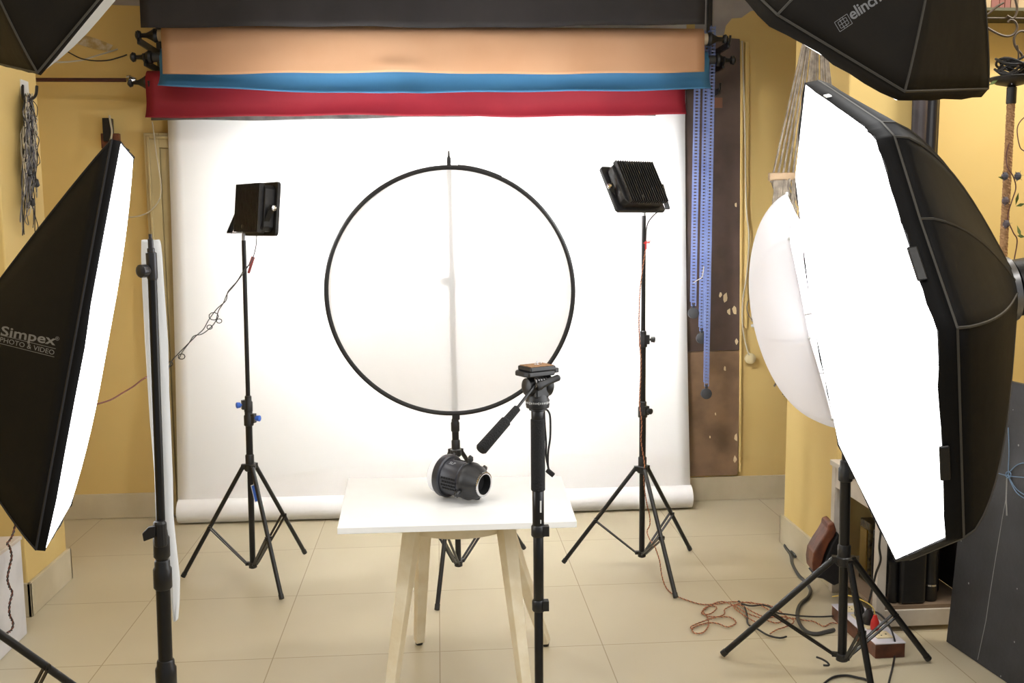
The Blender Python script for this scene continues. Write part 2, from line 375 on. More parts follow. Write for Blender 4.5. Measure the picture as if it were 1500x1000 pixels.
# ------------------------------------------------------------------ backdrop rolls
def backdrop(label, m, Y, pxl, pxr, ybot, tube_r, ztube, group='backdrop paper rolls', wav=.006, curl=0.0, dip=0.0, tube_m=None, plug=True, ylr=None, bulge=None, ext=.05):
    pl, pr = PY(pxl, ybot, Y), PY(pxr, ylr if ylr else ybot, Y)
    yc = Y+tube_r
    t = thing('backdrop_roll', label, 'backdrop', ((pl.x+pr.x)/2, yc, ztube), group)
    def fn(s, q):
        x = pl.x+(pr.x-pl.x)*s; zb = pl.z+(pr.z-pl.z)*s
        zb += wav*math.sin(s*9+Y*40)+wav*.5*math.sin(s*31+Y*90)-dip*math.sin(math.pi*s)
        ang = None
        if q < .25:      # wraps over the tube
            a = math.pi*(.5+.5*(1-q/.25)) if False else math.pi/2*(1-q/.25)
            return V((x, yc-(tube_r+.004)*math.cos(a), ztube+(tube_r+.004)*math.sin(a)))
        k = (q-.25)/.75; z = ztube+(zb-ztube)*k
        y = yc-(tube_r+.004)+.004*math.sin(s*14+k*5)*k - curl*max(0, k-.55)**2*5
        if bulge: y += bulge(s, k)
        return V((x, y, z))
    MB().grid(fn, 60, 18).build('paper_sheet', m, t, solid=.0015)
    MB().lathe((pl.x+.004, yc, ztube), (1, 0, 0), [(0, tube_r*.55), (0, tube_r), (pr.x-pl.x-.008, tube_r), (pr.x-pl.x-.008, tube_r*.55)], 28).build('rolled_paper', m, t)
    for x_, s_ in ((pl.x, -1), (pr.x, 1)):
        MB().lathe((x_-s_*.05, yc, ztube), (s_, 0, 0), [(0, tube_r*.6), (.05+ext, tube_r*.6)], 20).build('card_core', tube_m or CARD, t)
    if plug:
        for x_, s_ in ((pl.x, -1), (pr.x, 1)):
            MB().lathe((x_+s_*ext, yc, ztube), (s_, 0, 0), [(-.01, tube_r*.45), (.0, .032), (.012, .034), (.03, .022), (.05, .012), (.075, .010), (.078, .02), (.09, .024), (.1, .015), (.104, .003)], 16).build('end_plug', BLACKP, t)
    return t
backdrop('black paper backdrop roll hanging frontmost at the top of the row', BLKP, 4.70, 207, 1032, 41, .05, 2.88, ylr=38, wav=.005)
backdrop('tan paper backdrop roll hanging just below the black one', TAN, 4.83, 239, 1031, 108, .045, PY(228, 52, 4.875).z, ylr=107, wav=.004, bulge=lambda s, k: -.012*math.exp(-((s-.42)/.03)**2-((k-.8)/.15)**2)+.006*math.sin(s*23)*k, ext=.03)
backdrop('blue paper backdrop roll showing its curved lower edge between tan and red', BLUEP, 4.925, 237, 1037, 129, .038, PY(228, 84, 4.965).z, ylr=131, wav=.004, curl=.05, bulge=lambda s, k: -.03*k*(math.exp(-((s-.43)/.025)**2)+.3*math.sin(s*12))-.015*(abs(s-.5)*2)**6, tube_m=WEIGHT, dip=.028)
backdrop('red paper backdrop roll with its thick roll end showing at the left', REDP, 4.985, 216, 1003, 172, .052, PY(228, 121, 5.04).z, ylr=170, wav=.005, curl=.03, ext=.0)
backdrop('dark grey paper backdrop roll peeking out below the red one', GREYP, 5.08, 222, 960, 177, .026, PY(228, 142, 5.1).z, wav=.004, tube_m=GREYP, ylr=168, ext=.0, plug=False)
# white seamless: hangs from its roll down to the roll of spare paper on the floor
t = thing('backdrop_roll', 'wide white seamless paper backdrop hanging to a roll on the floor', 'backdrop', (0, 5.1, 0), 'white seamless')
YW = 5.155
a0, a1 = PY(245, 170, YW), PY(1004, 170, YW); c0, c1 = PY(262, 735, 5.10), PY(1010, 712, 5.10)
rr = .064; cyl_y = 5.085; cz = rr+.002
g0, g1 = PY(259, 755, cyl_y-.05).x, PY(1015, 730, cyl_y-.05).x
def wf(s, q):
    if q < .8:
        k = q/.8; z = 2.66+(cz+rr*.3-2.66)*k
        kk = (2.08-z)/(2.08)
        xl = a0.x+(c0.x-a0.x)*max(0, kk); xr = a1.x+(c1.x-a1.x)*max(0, kk)
        y = YW-(YW-(cyl_y-rr*.2))*max(0, k)**2.2*1.0 + .012*math.sin(s*7+1)*math.sin(k*3)
        return V((xl+(xr-xl)*s, min(y, 5.165), z))
    k = (q-.8)/.2; a = .3+k*.9
    return V((c0.x+(c1.x-c0.x)*s, cyl_y-rr*.2+.002-(rr*.5)*math.sin(k*1.4), cz+rr*.3-(rr*.3)*k))
MB().grid(wf, 40, 60).build('paper_sheet', WHITEP, t, solid=.0012)
MB().lathe((g0, cyl_y, cz), (1, 0, 0), [(0, rr*.45), (0, rr), (g1-g0, rr), (g1-g0, rr*.45)], 40).build('floor_roll', WHITEP, t)
MB().lathe((g0-.004, cyl_y, cz), (1, 0, 0), [(0, rr*.4), (.02, rr*.4)], 20).build('card_core', CARD, t)
MB().lathe((g1-.016, cyl_y, cz), (1, 0, 0), [(0, rr*.4), (.02, rr*.4)], 20).build('card_core', CARD, t)
MB().lathe((a0.x, 5.16, 2.68), (1, 0, 0), [(0, .025), (0, .03), (a1.x-a0.x, .03), (a1.x-a0.x, .025)], 24).build('top_tube', CARD, t)
# brackets that carry the rolls
for xx, nm in ((PY(219, 90, 5.0).x-.004, 'black steel wall bracket holding the left ends of the backdrop rolls'), (PY(1046, 90, 5.0).x+.03, 'black steel wall bracket holding the right ends of the backdrop rolls')):
    t = thing('roll_bracket', nm, 'bracket', (xx, WY, 2.4), 'brackets for the backdrop rolls')
    b = MB(); b.box((xx-.012, WY-.03, 2.2), (xx+.012, WY, 3.0)); b.build('wall_plate', BLACKM, t, smooth=False, bevel=.002)
    for z, y in ((2.86, 4.75), (PY(228, 52, 4.875).z-.02, 4.875), (PY(228, 121, 5.04).z-.03, 5.03), (PY(228, 84, 4.965).z-.02, 4.965)):
        MB().bar((xx, WY-.022, z-.01), (xx, y-.03, z-.01), .012, .03).tube([(xx, y-.03, z-.01), (xx, y-.045, z+.005), (xx, y-.05, z+.03)], .006, 6).build('hook_arm', BLACKM, t, smooth=False)
# rod from the left pier to the red roll
z_ = PY(120, 117, 5.04)
a = V((-1.97-.12, 5.04, z_.z)); b_ = V((PY(190, 117, 5.04).x, 5.04, z_.z))
t = thing('support_rod', 'dark maroon rod running across the wall to the red backdrop roll', 'rod', a)
MB().tube([a, b_], .010, 12).build('rod', RUST, t)
MB().lathe(b_, (1, 0, 0), [(-.012, .012), (-.01, .024), (.004, .026), (.014, .018), (.03, .012)], 16).build('knob', CHROME, t)
# blue pull chains with weights
for (u, yt, yb, w_, lab) in ((1017, 128, 447, 9, 'blue plastic pull chain with round weight, leftmost and shortest'), (1029, 118, 484, 8, 'blue plastic pull chain with round weight, middle of the three'), (1036, 112, 565, 8, 'longest blue plastic pull chain, its round weight hanging lowest')):
    Y = {1017: 5.0, 1029: 4.99, 1036: 4.96}[u]
    p0, p1 = PY(u+2, yt, Y), PY(u-1, yb, Y); p0.x = p1.x+.006
    t = thing('pull_chain', lab, 'chain', p0, 'blue pull chains')
    b = MB(); hw = w_/2*Y/F*1.0
    for dy in (0, .02):
        for s_ in (-1, 1):
            b.tube([(p0.x+s_*hw*.75, Y+dy, p0.z+.25), (p1.x+s_*hw*.75, Y+dy, p1.z+(.0 if dy == 0 else .02))], .0024, 5)
        z = p1.z+dy
        while z < p0.z+.25:
            b.obox((p1.x+(p0.x-p1.x)*(z-p1.z)/(p0.z-p1.z), Y+dy, z), (hw*.85, 0, 0), (0, .002, 0), (0, 0, .0032)); z += .0165
    b.build('chain', CHAINB, t, smooth=False)
    wz = p1.z-.042
    b = MB(); b.lathe((p1.x, Y-.008, wz), (0, 1, 0), [(0, .022), (.003, .0285), (.02, .0285), (.024, .024)], 24); b.box((p1.x-.007, Y-.002, wz+.02), (p1.x+.007, Y+.01, p1.z+.005))
    b.build('weight', WEIGHT, t)
P = smooth_path([PY(u, v, 4.95) for u, v in ((1031, 390), (1030, 398), (1028, 406), (1020, 411), (1016, 414))]); 
tag(MB().tube(P, .0022, 6).build('plastic_tie', WHITEW), 'short white plastic tie bent around the blue pull chains', 'tie')

# ------------------------------------------------------------------ light stands
def knob_at(p, d, m, parent, s=1.0, name='knob'):
    d = V(d).normalized()
    MB().lathe(p, d, [(0, .006*s), (.012*s, .006*s), (.012*s, .014*s), (.03*s, .016*s), (.034*s, .01*s)], 12).build(name, m, parent)
def light_stand(label, base, hub_z, feet, top, sections, group='light stands', stud=True, knob_m=BLACKP, leg_r=.0095, base_z=.05, brace_t=.55, ends=True, foot_r=.011, col_r=.015):
    """base (x,y), feet floor points, sections = [(z of collar, radius of the tube above, knob direction)], top = Vector"""
    base = V((base[0], base[1], 0)); t = thing('light_stand', label, 'stand', base, group)
    axis = lambda z: V((base.x+(top.x-base.x)*z/top.z, base.y+(top.y-base.y)*z/top.z, z))
    MB().tube([axis(base_z), axis(hub_z+.03)], col_r*.86, 16).build('column', BLACKM, t)
    zs = [hub_z+.02]+[s[0] for s in sections]+[top.z]
    rad = [col_r]+[s[1] for s in sections]
    MB().tube([axis(zs[0]), axis(zs[1] if len(zs) > 1 else top.z)], col_r, 16).build('pole_section', BLACKM, t)
    for i, (z, r_, kd) in enumerate(sections):
        MB().tube([axis(z), axis(zs[i+2])], r_, 16).build('pole_section', BLACKM, t)
        c = axis(z)
        if kd is None:
            MB().lathe(axis(z-.03), axis(z)-axis(z-.03), [(0, rad[i]+.001), (.004, rad[i]+.004), (.04, rad[i]+.004), (.045, rad[i]+.001), (.055, r_+.003), (.058, r_+.001)], 16).build('collar', BLACKP, t)
            continue
        MB().lathe(axis(z-.035), axis(z)-axis(z-.035), [(0, rad[i]+.002), (.004, rad[i]+.006), (.045, rad[i]+.006), (.05, rad[i]+.002), (.07, r_+.005), (.074, r_+.001)], 16).obox(c+V(kd)*(rad[i]+.008), V(kd)*.008, V((-kd[1], kd[0], 0))*.012, (0, 0, .02)).build('collar', BLACKP, t, smooth=True)
        knob_at(c+V(kd)*(rad[i]+.012), kd, knob_m if i == len(sections)-1 or knob_m is BLACKP else knob_m, t, .85, 'clamp_knob')
    hub = axis(hub_z)
    b = MB().lathe(hub-V((0, 0, .02)), (0, 0, 1), [(0, col_r+.004), (.005, col_r+.009), (.03, col_r+.009), (.034, col_r+.004), (.07, col_r+.004), (.075, col_r+.001)], 18)
    lowc = axis(base_z+.012)
    b2 = MB().lathe(lowc-V((0, 0, .022)), (0, 0, 1), [(0, col_r*.7), (.004, col_r+.003), (.026, col_r+.003), (.03, col_r*.8)], 16)
    for fp in feet:
        fp = V((fp[0], fp[1], 0)); h = V((fp.x-base.x, fp.y-base.y, 0)).normalized()
        s = hub+h*(col_r+.016); b.bar(hub+h*col_r*.8, s+h*.006, .02, .022)
        b2.bar(lowc+h*col_r*.7, lowc+h*(col_r+.016), .016, .014)
        e = fp+V((0, 0, foot_r*1.0))
        lg = MB().tube([s, s+(e-s)*.985], leg_r, 12).build('leg', BLACKM, t)
        MB().lathe(s+(e-s)*.965, (e-s), [(0, foot_r), ((e-s).length*.033, foot_r), ((e-s).length*.037, foot_r*.6)], 12).build('rubber_foot', BLACKP, lg)
        m = s+(e-s)*brace_t; q = lowc+h*(col_r+.012)
        side = h.cross(V((0, 0, 1)))*.011
        bb = MB()
        for sg in (-1, 1): bb.bar(m+side*sg, q+side*sg*.7, .011, .0035)
        bb.obox(m, side*1.2, h*.006, V((0, 0, .008)))
        bb.build('brace', BLACKM, t, smooth=False)
    b.build('leg_hub', BLACKP, t); b2.build('brace_hub', BLACKP, t)
    if stud: MB().lathe(top, (0, 0, 1), [(-.005, rad[-1]), (0, .008), (.028, .008), (.03, .004), (.05, .004)], 12).build('stud', ALU, t)
    return t, axis
feetL = [PZ(268, 848, 0), PZ(413, 881, 0), PZ(447, 813, 0)]
zc = lambda u, v, Y: PY(u, v, Y).z
light_stand('black light stand with a blue clamp knob, standing left of the disc', (-.84, 4.24), zc(367, 683, 4.24), feetL, V((-.822, 4.24, zc(357, 352, 4.24))),
            [(zc(364, 612, 4.24), .0125, (.95, -.3, 0)), (zc(362, 592, 4.24), .0095, (-.9, -.4, 0))], knob_m=BLUEK)
MB_ = MB()
# blue sticker on the front leg of the left stand
hubp = V((-.84, 4.24, zc(367, 683, 4.24))); ft = feetL[1]; a = hubp+(ft-hubp)*.14; b_ = hubp+(ft-hubp)*.27
bpy.data.objects['light_stand']
st = [o for o in COL.objects if o.name == 'light_stand'][0]
nrm = V((0, -1, .15)).normalized()
o = MB().bar(a+nrm*.010, b_+nrm*.010, .017, .003, up=nrm).build('sticker', LABELW, st, smooth=False)
d_ = (b_-a)*.04
o = MB().bar(a+d_+nrm*.012, b_-d_+nrm*.012, .012, .0015, up=nrm).build('sticker_print', BLUEK, st, smooth=False)
feetR = [PZ(825, 827, 0), PZ(990, 879, 0), PZ(1011, 808, 0)]
light_stand('tall black light stand wound with orange wire, right of the disc', (.905, 4.21), zc(940, 686, 4.21), feetR, V((.902, 4.21, zc(943, 316, 4.21))),
            [(zc(940, 600, 4.21), .0125, (.5, -.85, 0)), (zc(942, 497, 4.21), .0095, (.95, -.3, 0))])
feetM = [PZ(640, 897, 0), PZ(598, 822, 0), PZ(768, 806, 0)]
topM = V((.057, 4.17, 1.80))
light_stand('black light stand behind the table, holding the round diffuser', (.072, 4.17), .56, feetM, topM,
            [(zc(668, 622, 4.17), .0125, None), (zc(660, 412, 4.17), .0095, (-.95, -.3, 0))], stud=True)
feetU = [PZ(1058, 963, 0), PZ(1360, 970, 0), V((1.40, 2.93, 0))]
light_stand('black light stand at right carrying the white umbrella', (1.37, 3.1), zc(1232, 820, 3.1), feetU, V((1.352, 3.1, 1.30)),
            [(zc(1236, 690, 3.1), .0135, (.6, -.8, 0))], col_r=.0175, leg_r=.011, foot_r=.0125)
# stand in front at the left, cropped by the frame
light_stand('black light stand in the left foreground with a wrapped white strip', (-.552, 1.85), .45, [V((-.95, 1.75, 0)), V((-.35, 1.5, 0)), V((-.38, 2.21, 0))], V((-.528, 1.85, zc(221, 395, 1.85))),
            [(zc(247, 985, 1.85), .0135, None), (zc(242, 840, 1.85), .0115, None), (zc(239, 795, 1.85), .0085, None)], col_r=.016, stud=False)
st5 = [o for o in COL.objects if o.name.startswith('light_stand')][-1]
a = V((-.528, 1.85, zc(221, 410, 1.85)))
b = MB().lathe(a, (0, 0, 1), [(0, .0085), (.004, .010), (.05, .010), (.052, .007), (.058, .007), (.06, .005), (.075, .005), (.077, .003), (.085, .003)], 14)
b.lathe(a+V((-.004, -.012, .018)), (-.5, -.9, 0), [(0, .008), (.006, .012), (.018, .012), (.022, .006)], 12); b.build('spigot_clamp', mat('dark_grey_metal', (70, 70, 74), .35, .6), st5)
knob_at(a+V((-.006, -.004, .012)), (-.5, -.85, .1), BLACKP, st5, .55, 'clamp_knob')
a = V((-.535, 1.84, zc(238, 775, 1.85)))
MB().lathe(a-V((0, 0, .03)), (0, 0, 1), [(0, .011), (.004, .0125), (.045, .0125), (.05, .010)], 14).prism([a+V((-.006, -.006, -.008)), a+V((-.028, -.006, -.016)), a+V((-.03, -.006, .0)), a+V((-.018, -.006, .012)), a+V((-.004, -.006, .014))], (0, -.008, 0)).build('wing_lever', BLACKP, st5, smooth=False, bevel=.002)
# bubble-wrapped white strip tied behind that stand
b = MB(); L_ = [(353, 207, 234), (358, 206, 236), (380, 206, 238), (430, 208, 241), (500, 211, 245), (560, 215, 247), (620, 219, 249), (700, 226, 252), (760, 233, 254), (800, 240, 258), (850, 246, 263), (880, 250, 262), (908, 254, 260)]
prev = None; rings = []
for i, (v, ul, ur_) in enumerate(L_):
    pa, pb = PY(ul, v, 1.885), PY(ur_, v, 1.885); c = (pa+pb)/2; hw = (pb.x-pa.x)/2; ring = []
    for k in range(12):
        an = 2*math.pi*k/12; ring.append(V((c.x+hw*math.cos(an)*(1+random.uniform(-.06, .06)), 1.888+.012*math.sin(an)*(1+random.uniform(-.3, .3)), pa.z+random.uniform(-.003, .003))))
    rings.append(b.vs(ring))
for r1, r2_ in zip(rings, rings[1:]):
    for k in range(12): b.f([r1[k], r1[(k+1)%12], r2_[(k+1)%12], r2_[k]])
b.f(rings[0]); b.f(rings[-1])
tag(b.build('wrapped_strip', BUBBLE), 'long narrow white strip in bubble wrap tied behind the left foreground stand', 'strip')

# ------------------------------------------------------------------ floodlights
def floodlight(label, c, n, stand_top, group='floodlights'):
    n = V(n).normalized(); x = V((0, 0, 1)).cross(n).normalized(); y = n.cross(x); c = V(c)
    t = thing('floodlight', label, 'floodlight', stand_top, group)
    W, Hh = .14, .112
    def slab(b, cx, cn, w, h, th, ch=.018):
        pts = [(-w+ch, -h), (w-ch, -h), (w, -h+ch), (w, h-ch), (w-ch, h), (-w+ch, h), (-w, h-ch), (-w, -h+ch)]
        b.prism([c+x*p+y*q+n*(cn-th/2) for p, q in pts], n*th)
    b = MB(); slab(b, 0, .022, W, Hh, .016, .01); b.build('front_frame', FLOODM, t, smooth=False, bevel=.003)
    b = MB(); slab(b, 0, -.008, W*.86, Hh*.86, .045); b.build('housing', FLOODM, t, smooth=False, bevel=.003)
    b = MB()
    for i in range(17):
        u = -W*.74+i*W*1.48/16; b.obox(c+x*u-n*.040, x*.0022, y*Hh*.90, n*.011)
    b.build('cooling_fin', FLOODM, t, smooth=False)
    for o in [o for o in t.children if o.name.startswith('cooling_fin')]: o.name = 'cooling_fins'
    b = MB(); b.obox(c+n*.0305, x*W*.84, y*Hh*.82, n*.0012); b.build('glass', FLOODG, t, smooth=False)
    # u bracket
    pv = [c+x*s*(W+.006)-n*.004 for s in (-1, 1)]
    dn = (V(stand_top)+V((0, 0, .012)))
    low = [V((p.x+(dn.x-c.x)*.85, p.y+(dn.y-c.y)*.85, dn.z)) for p in pv]
    b = MB()
    for p, q in zip(pv, low): b.bar(p+V((0, 0, .012)), q, .004, .024, up=n)
    b.bar(low[0], low[1], .004, .024, up=V((0, 0, 1)) if False else V((0, 0, 1)).cross(x)); b.build('bracket', BLACKM, t, smooth=False)
    for p, s in zip(pv, (-1, 1)): MB().lathe(p+x*s*.002, x*s, [(0, .012), (.006, .012), (.009, .006)], 12).build('bolt', CHROME, t)
    MB().lathe(c-n*.028-y*Hh*.7+x*.03, -n, [(0, .010), (.02, .010), (.024, .006)], 10).build('cable_gland', BLACKP, t)
    return t
tl = V((-.822, 4.24, zc(357, 345, 4.24))); tr = V((.902, 4.21, zc(943, 310, 4.21)))
floodlight('black floodlight seen edge-on from behind, on the left stand', PY(377, 306, 4.22), (.78, .6, -.10), tl)
floodlight('black finned floodlight tipped downward on the right stand', PY(931, 274, 4.19), (-.42, .72, -.50), tr)
# wires of the floodlights
def cable(name, label, pts, r, m, cat='cable', n=6, group=None):
    return tag(MB().tube(smooth_path(pts, 8), r, n).build(name, m), label, cat, group)
W = lambda L, Y0, Y1: [PY(u, v, Y0+(Y1-Y0)*i/(len(L)-1)) for i, (u, v) in enumerate(L)]
t = thing('power_wire', 'thin dark knotted wire running left from the floodlight with red clip', 'wire', PY(376, 345, 4.2))
b = MB()
b.tube(smooth_path(W([(376, 345), (375, 360), (371, 376), (366, 386), (357, 396), (347, 412), (334, 427), (331, 440), (318, 452), (306, 468), (298, 482), (287, 492), (274, 505), (262, 517), (252, 528), (247, 540)], 4.2, 3.4)), .0019, 6)
b.tube(smooth_path(W([(366, 386), (355, 402), (343, 418), (333, 430), (327, 444), (320, 455), (316, 470), (308, 480), (296, 489), (284, 492), (277, 502), (268, 514), (262, 525)], 4.18, 3.42)), .0019, 6)
for cx, cy, rr_ in ((313, 463, 7), (307, 479, 4), (321, 470, 4), (266, 522, 5), (249, 533, 4)):
    b.tube([PY(cx+rr_*math.cos(a*.7), cy+rr_*.8*math.sin(a*.7), 3.7 if cx > 290 else 3.45) for a in range(10)], .0018, 6)
b.build('wire', BLACKW, t)
b = MB(); b.tube(smooth_path(W([(247, 540), (240, 545), (215, 552), (195, 566), (180, 575), (165, 584), (148, 590), (120, 596)], 3.4, 2.75)), .0026, 6); b.build('wire_tail', BROWNW, t)
b = MB().bar(PY(371, 378, 4.19), PY(364, 400, 4.19), .012, .01); b.bar(PY(371, 376, 4.19), PY(366, 390, 4.18), .006, .016); b.build('clip', mat('dark_red_plastic', (120, 40, 36), .5), t, smooth=False, bevel=.002)
t = thing('power_wire', 'orange and brown twisted wire down the right stand and tangled on the floor', 'wire', PZ(1000, 878, 0))
path = W([(968, 306), (955, 318), (948, 330), (946, 350), (946, 362)], 4.16, 4.185)
path2 = W([(946, 362), (938, 420), (936, 470), (937, 500), (939, 530), (938, 560), (937, 592), (940, 620), (939, 645), (944, 680), (943, 705), (947, 735), (951, 752), (952, 768), (948, 778)], 4.185, 4.17)
path3 = path2[-1:]+W([(952, 790), (959, 800), (966, 820), (970, 845)], 4.1, 3.93)+[PZ(u, v, .006) for u, v in ((977, 862), (990, 872), (1010, 880), (1030, 885), (1052, 884), (1075, 881), (1100, 883), (1125, 886), (1140, 893), (1155, 905))]
b = MB().tube(smooth_path(path), .003, 6); b.build('lead', BLACKW, t)
loops = [path2+path3[1:],
  [PZ(u, v, .008) for u, v in ((1155, 905), (1138, 912), (1118, 906), (1095, 898), (1078, 888), (1060, 881), (1045, 884), (1032, 892), (1028, 898), (1040, 899), (1050, 890), (1040, 887), (1030, 893), (1036, 902), (1050, 903), (1070, 904), (1078, 912), (1066, 918), (1052, 913), (1038, 912), (1022, 916), (1014, 921), (1018, 927), (1030, 926), (1038, 915), (1036, 903))],
  [PZ(u, v, .012) for u, v in ((1014, 921), (1013, 917), (1035, 908), (1060, 900), (1062, 892), (1078, 885), (1100, 882), (1122, 890), (1132, 900), (1125, 905), (1105, 897), (1085, 886), (1075, 889), (1092, 902), (1112, 912), (1124, 905), (1145, 903), (1160, 906), (1162, 912), (1150, 918), (1138, 922), (1128, 928))],
  [PZ(u, v, .006) for u, v in ((1160, 905), (1178, 908), (1192, 910), (1200, 914), (1208, 917), (1218, 912), (1228, 913))]]
A_ = MB(); B_ = MB()
for L_ in loops:
    p, q = twisted(L_, .0016, .02); A_.tube(p, .0016, 5); B_.tube(q, .0016, 5)
A_.build('orange_strand', ORANGEW, t); B_.build('brown_strand', BROWNW, t)
b = MB().bar(PY(943, 356, 4.18), PY(952, 355, 4.17), .006, .006); b.bar(PY(946, 353, 4.18), PY(946, 365, 4.18), .007, .005); b.tube([PY(946, 353, 4.18), PY(953, 353, 4.17)], .002, 5).build('tape', REDK, t, smooth=False)

# ------------------------------------------------------------------ round diffuser
ctr = V((.056, 4.125, 1.263)); RR = .522
t = thing('round_diffuser', 'large round white translucent diffuser with black rim, held upright', 'diffuser', ctr)
def ringpt(a, k=1.0): return V((ctr.x+RR*k*math.cos(a)*(1+.004*math.cos(2*a)), ctr.y+.012*math.sin(2*a+.4)*k, ctr.z+RR*k*math.sin(a)*(1-.002*math.cos(3*a))))
MB().tube([ringpt(2*math.pi*i/120) for i in range(120)], .0098, 8, closed=True).build('rim', mat('black_rim_tape', (20, 20, 22), .6), t)
MB().grid(lambda s, q: ringpt(2*math.pi*s, max(q, .001)), 96, 16).build('diffusion_fabric', DIFF, t)
MB().box((ctr.x-.008, ctr.y-.012, ctr.z+RR-.01), (ctr.x+.006, ctr.y+.03, ctr.z+RR+.03)).lathe((ctr.x, 4.15, ctr.z+RR+.02), (0, 0, 1), [(0, .009), (.02, .008), (.03, .004), (.05, .003)], 10).build('top_clip', BLACKP, t, smooth=False)
b = MB(); pb = ctr+V((.012, 0, -RR)); b.box((pb.x-.015, pb.y-.013, pb.z-.028), (pb.x+.018, pb.y+.035, pb.z+.006)); b.build('bottom_clip', BLACKP, t, smooth=False, bevel=.003)
P = [ringpt(R(86-i*3))+V((0, -.004, .009)) for i in range(8)]
MB().tube(P, .004, 5).build('rim_binding', BLACKP, t)

# ------------------------------------------------------------------ table: round stool with a board on top
h_t = .66
c00, c10, c01, c11 = PZ(494, 773, h_t), PZ(845, 763, h_t), PZ(510, 700, h_t), PZ(822, 697, h_t)
th = .020
def dn(p, d=0): return V((p.x, p.y, h_t-d))
tb = MB().prism([dn(c00, th), dn(c10, th), dn(c11, th), dn(c01, th)], (0, 0, th)).build('table_board', TABLEW, smooth=False, bevel=.0015)
tag(tb, 'rectangular white laminate board laid flat on the round stool', 'tabletop')
scx, scy = .058, 3.22
t = thing('stool', 'old cream painted stool with round apron and four splayed legs', 'stool', (scx, scy, 0))
SH = h_t-th-.001
MB().lathe((scx, scy, SH-.018), (0, 0, 1), [(0, .19), (.003, .198), (.014, .198), (.018, .195)], 48).build('seat', STOOLW, t)
b = MB()
def ap(s, q, r): a = 2*math.pi*s; return V((scx+r*math.cos(a), scy+r*math.sin(a), SH-.018-.032*q))
b.lathe((scx, scy, SH-.098), (0, 0, 1), [(0, .178), (.0, .192), (.080, .192), (.080, .178)], 48).build('apron', STOOLW, t)
legs = [((-.145, -.13), PZ(571, 1032, 0)), ((.145, -.13), PZ(772, 1036, 0)), ((-.115, .13), PZ(614, 943, 0)), ((.125, .13), PZ(799, 945, 0))]
for (ox, oy), ft in legs:
    a = V((scx+ox, scy+oy, SH-.02)); a2 = V((ft.x, ft.y, .012))
    sgn = 1 if ox > 0 else -1
    lg = MB().bar(a, a2, .05, .05, up=V((ox*1.0, oy*2.2, 0)).normalized(), taper=.66).build('leg', STOOLW, t, smooth=False, bevel=.003)
    MB().lathe(a2-V((0, 0, .012)), (0, 0, 1), [(0, .013), (.016, .014)], 10).build('foot_cap', BLACKP, lg)

# ------------------------------------------------------------------ led lamp head on the table
a_ = V((.74, -.62, -.05)).normalized(); lc = PY(680, 697, 3.06); rB = .058
lc = V((lc.x, lc.y, h_t+rB+.013)); lc = PY(678, 699, (lc.y)); lc.z = h_t+rB+.012
t = thing('lamp_head', 'black cylindrical studio lamp head lying on the white board', 'lamp', (lc.x, lc.y, h_t))
b0 = lc-a_*.075
MB().lathe(b0, a_, [(0, .05), (0, .068), (.006, .070), (.022, .070), (.026, .066), (.026, .06), (.030, rB), (.088, rB), (.09, rB-.002), (.098, rB-.002), (.10, rB+.003)], 40).build('housing', mat('dark_grey_lamp_shell', (40, 41, 48), .36), t)
MB().lathe(b0, a_, [(.1, rB+.003), (.112, rB+.003), (.118, rB-.001), (.135, rB-.004), (.158, .040), (.160, .040), (.160, .033), (.13, .033)], 40).build('front_cone', BLACKP, t)
MB().lathe(b0, a_, [(.158, .040), (.1625, .040), (.1635, .037), (.1625, .033), (.150, .033)], 36, caps=False).build('mount_ring', CHROME, t)
MB().lathe(b0, a_, [(.136, .0), (.136, .0325), (.158, .0325)], 24, caps=False).build('lens_opening', DARKHOLE, t)
MB().lathe(b0, -a_, [(0, .060), (.026, .060), (.032, .054), (.034, .0)], 36).build('rear_reflector', mat('white_ceramic', (235, 236, 240), .25), t)
xx, yy, _ = frame_of(a_)
b = MB()
for j in range(4):
    for i in range(6):
        for s0 in range(3):
            an = s0*2.1+2.95+j*.2+(.0); r_ = rB+.0006
            tt = .034+i*.0098+(j % 2)*.004
            d = xx*math.cos(an)+yy*math.sin(an); e = a_.cross(d)
            b.obox(b0+a_*tt+d*r_, a_*.0036, e*.0030, d*.0009)
b.build('vent_slots', DARKHOLE, t, smooth=False)
for k, an in enumerate((R(95), R(200), R(300), R(20))):
    d = xx*math.cos(an)+yy*math.sin(an); p = b0+a_*.108+d*(rB+.002)
    MB().lathe(p, d, [(0, .005), (.006, .0045), (.008, .009), (.014, .0095), (.022, .007), (.027, .003)], 10).obox(p+d*.014, a_.cross(d)*.011, a_*.003, d*.006).build('lock_knob', BLACKP, t)
vs, fs = text_polys('SLP', .016, .0006)
b = MB(); d = (V((-.1, -.55, .83))); d = (d-a_*d.dot(a_)).normalized(); e = a_.cross(d)
pp = [b.bm.verts.new(b0+a_*(.038+p.x)+(d*math.cos((p.y)/rB)-e*math.sin(p.y/rB))*(rB+.0008)) for p in vs]
for f_ in fs: b.f([pp[i] for i in f_])
b.build('printed_lettering', PRINT, t, smooth=False)

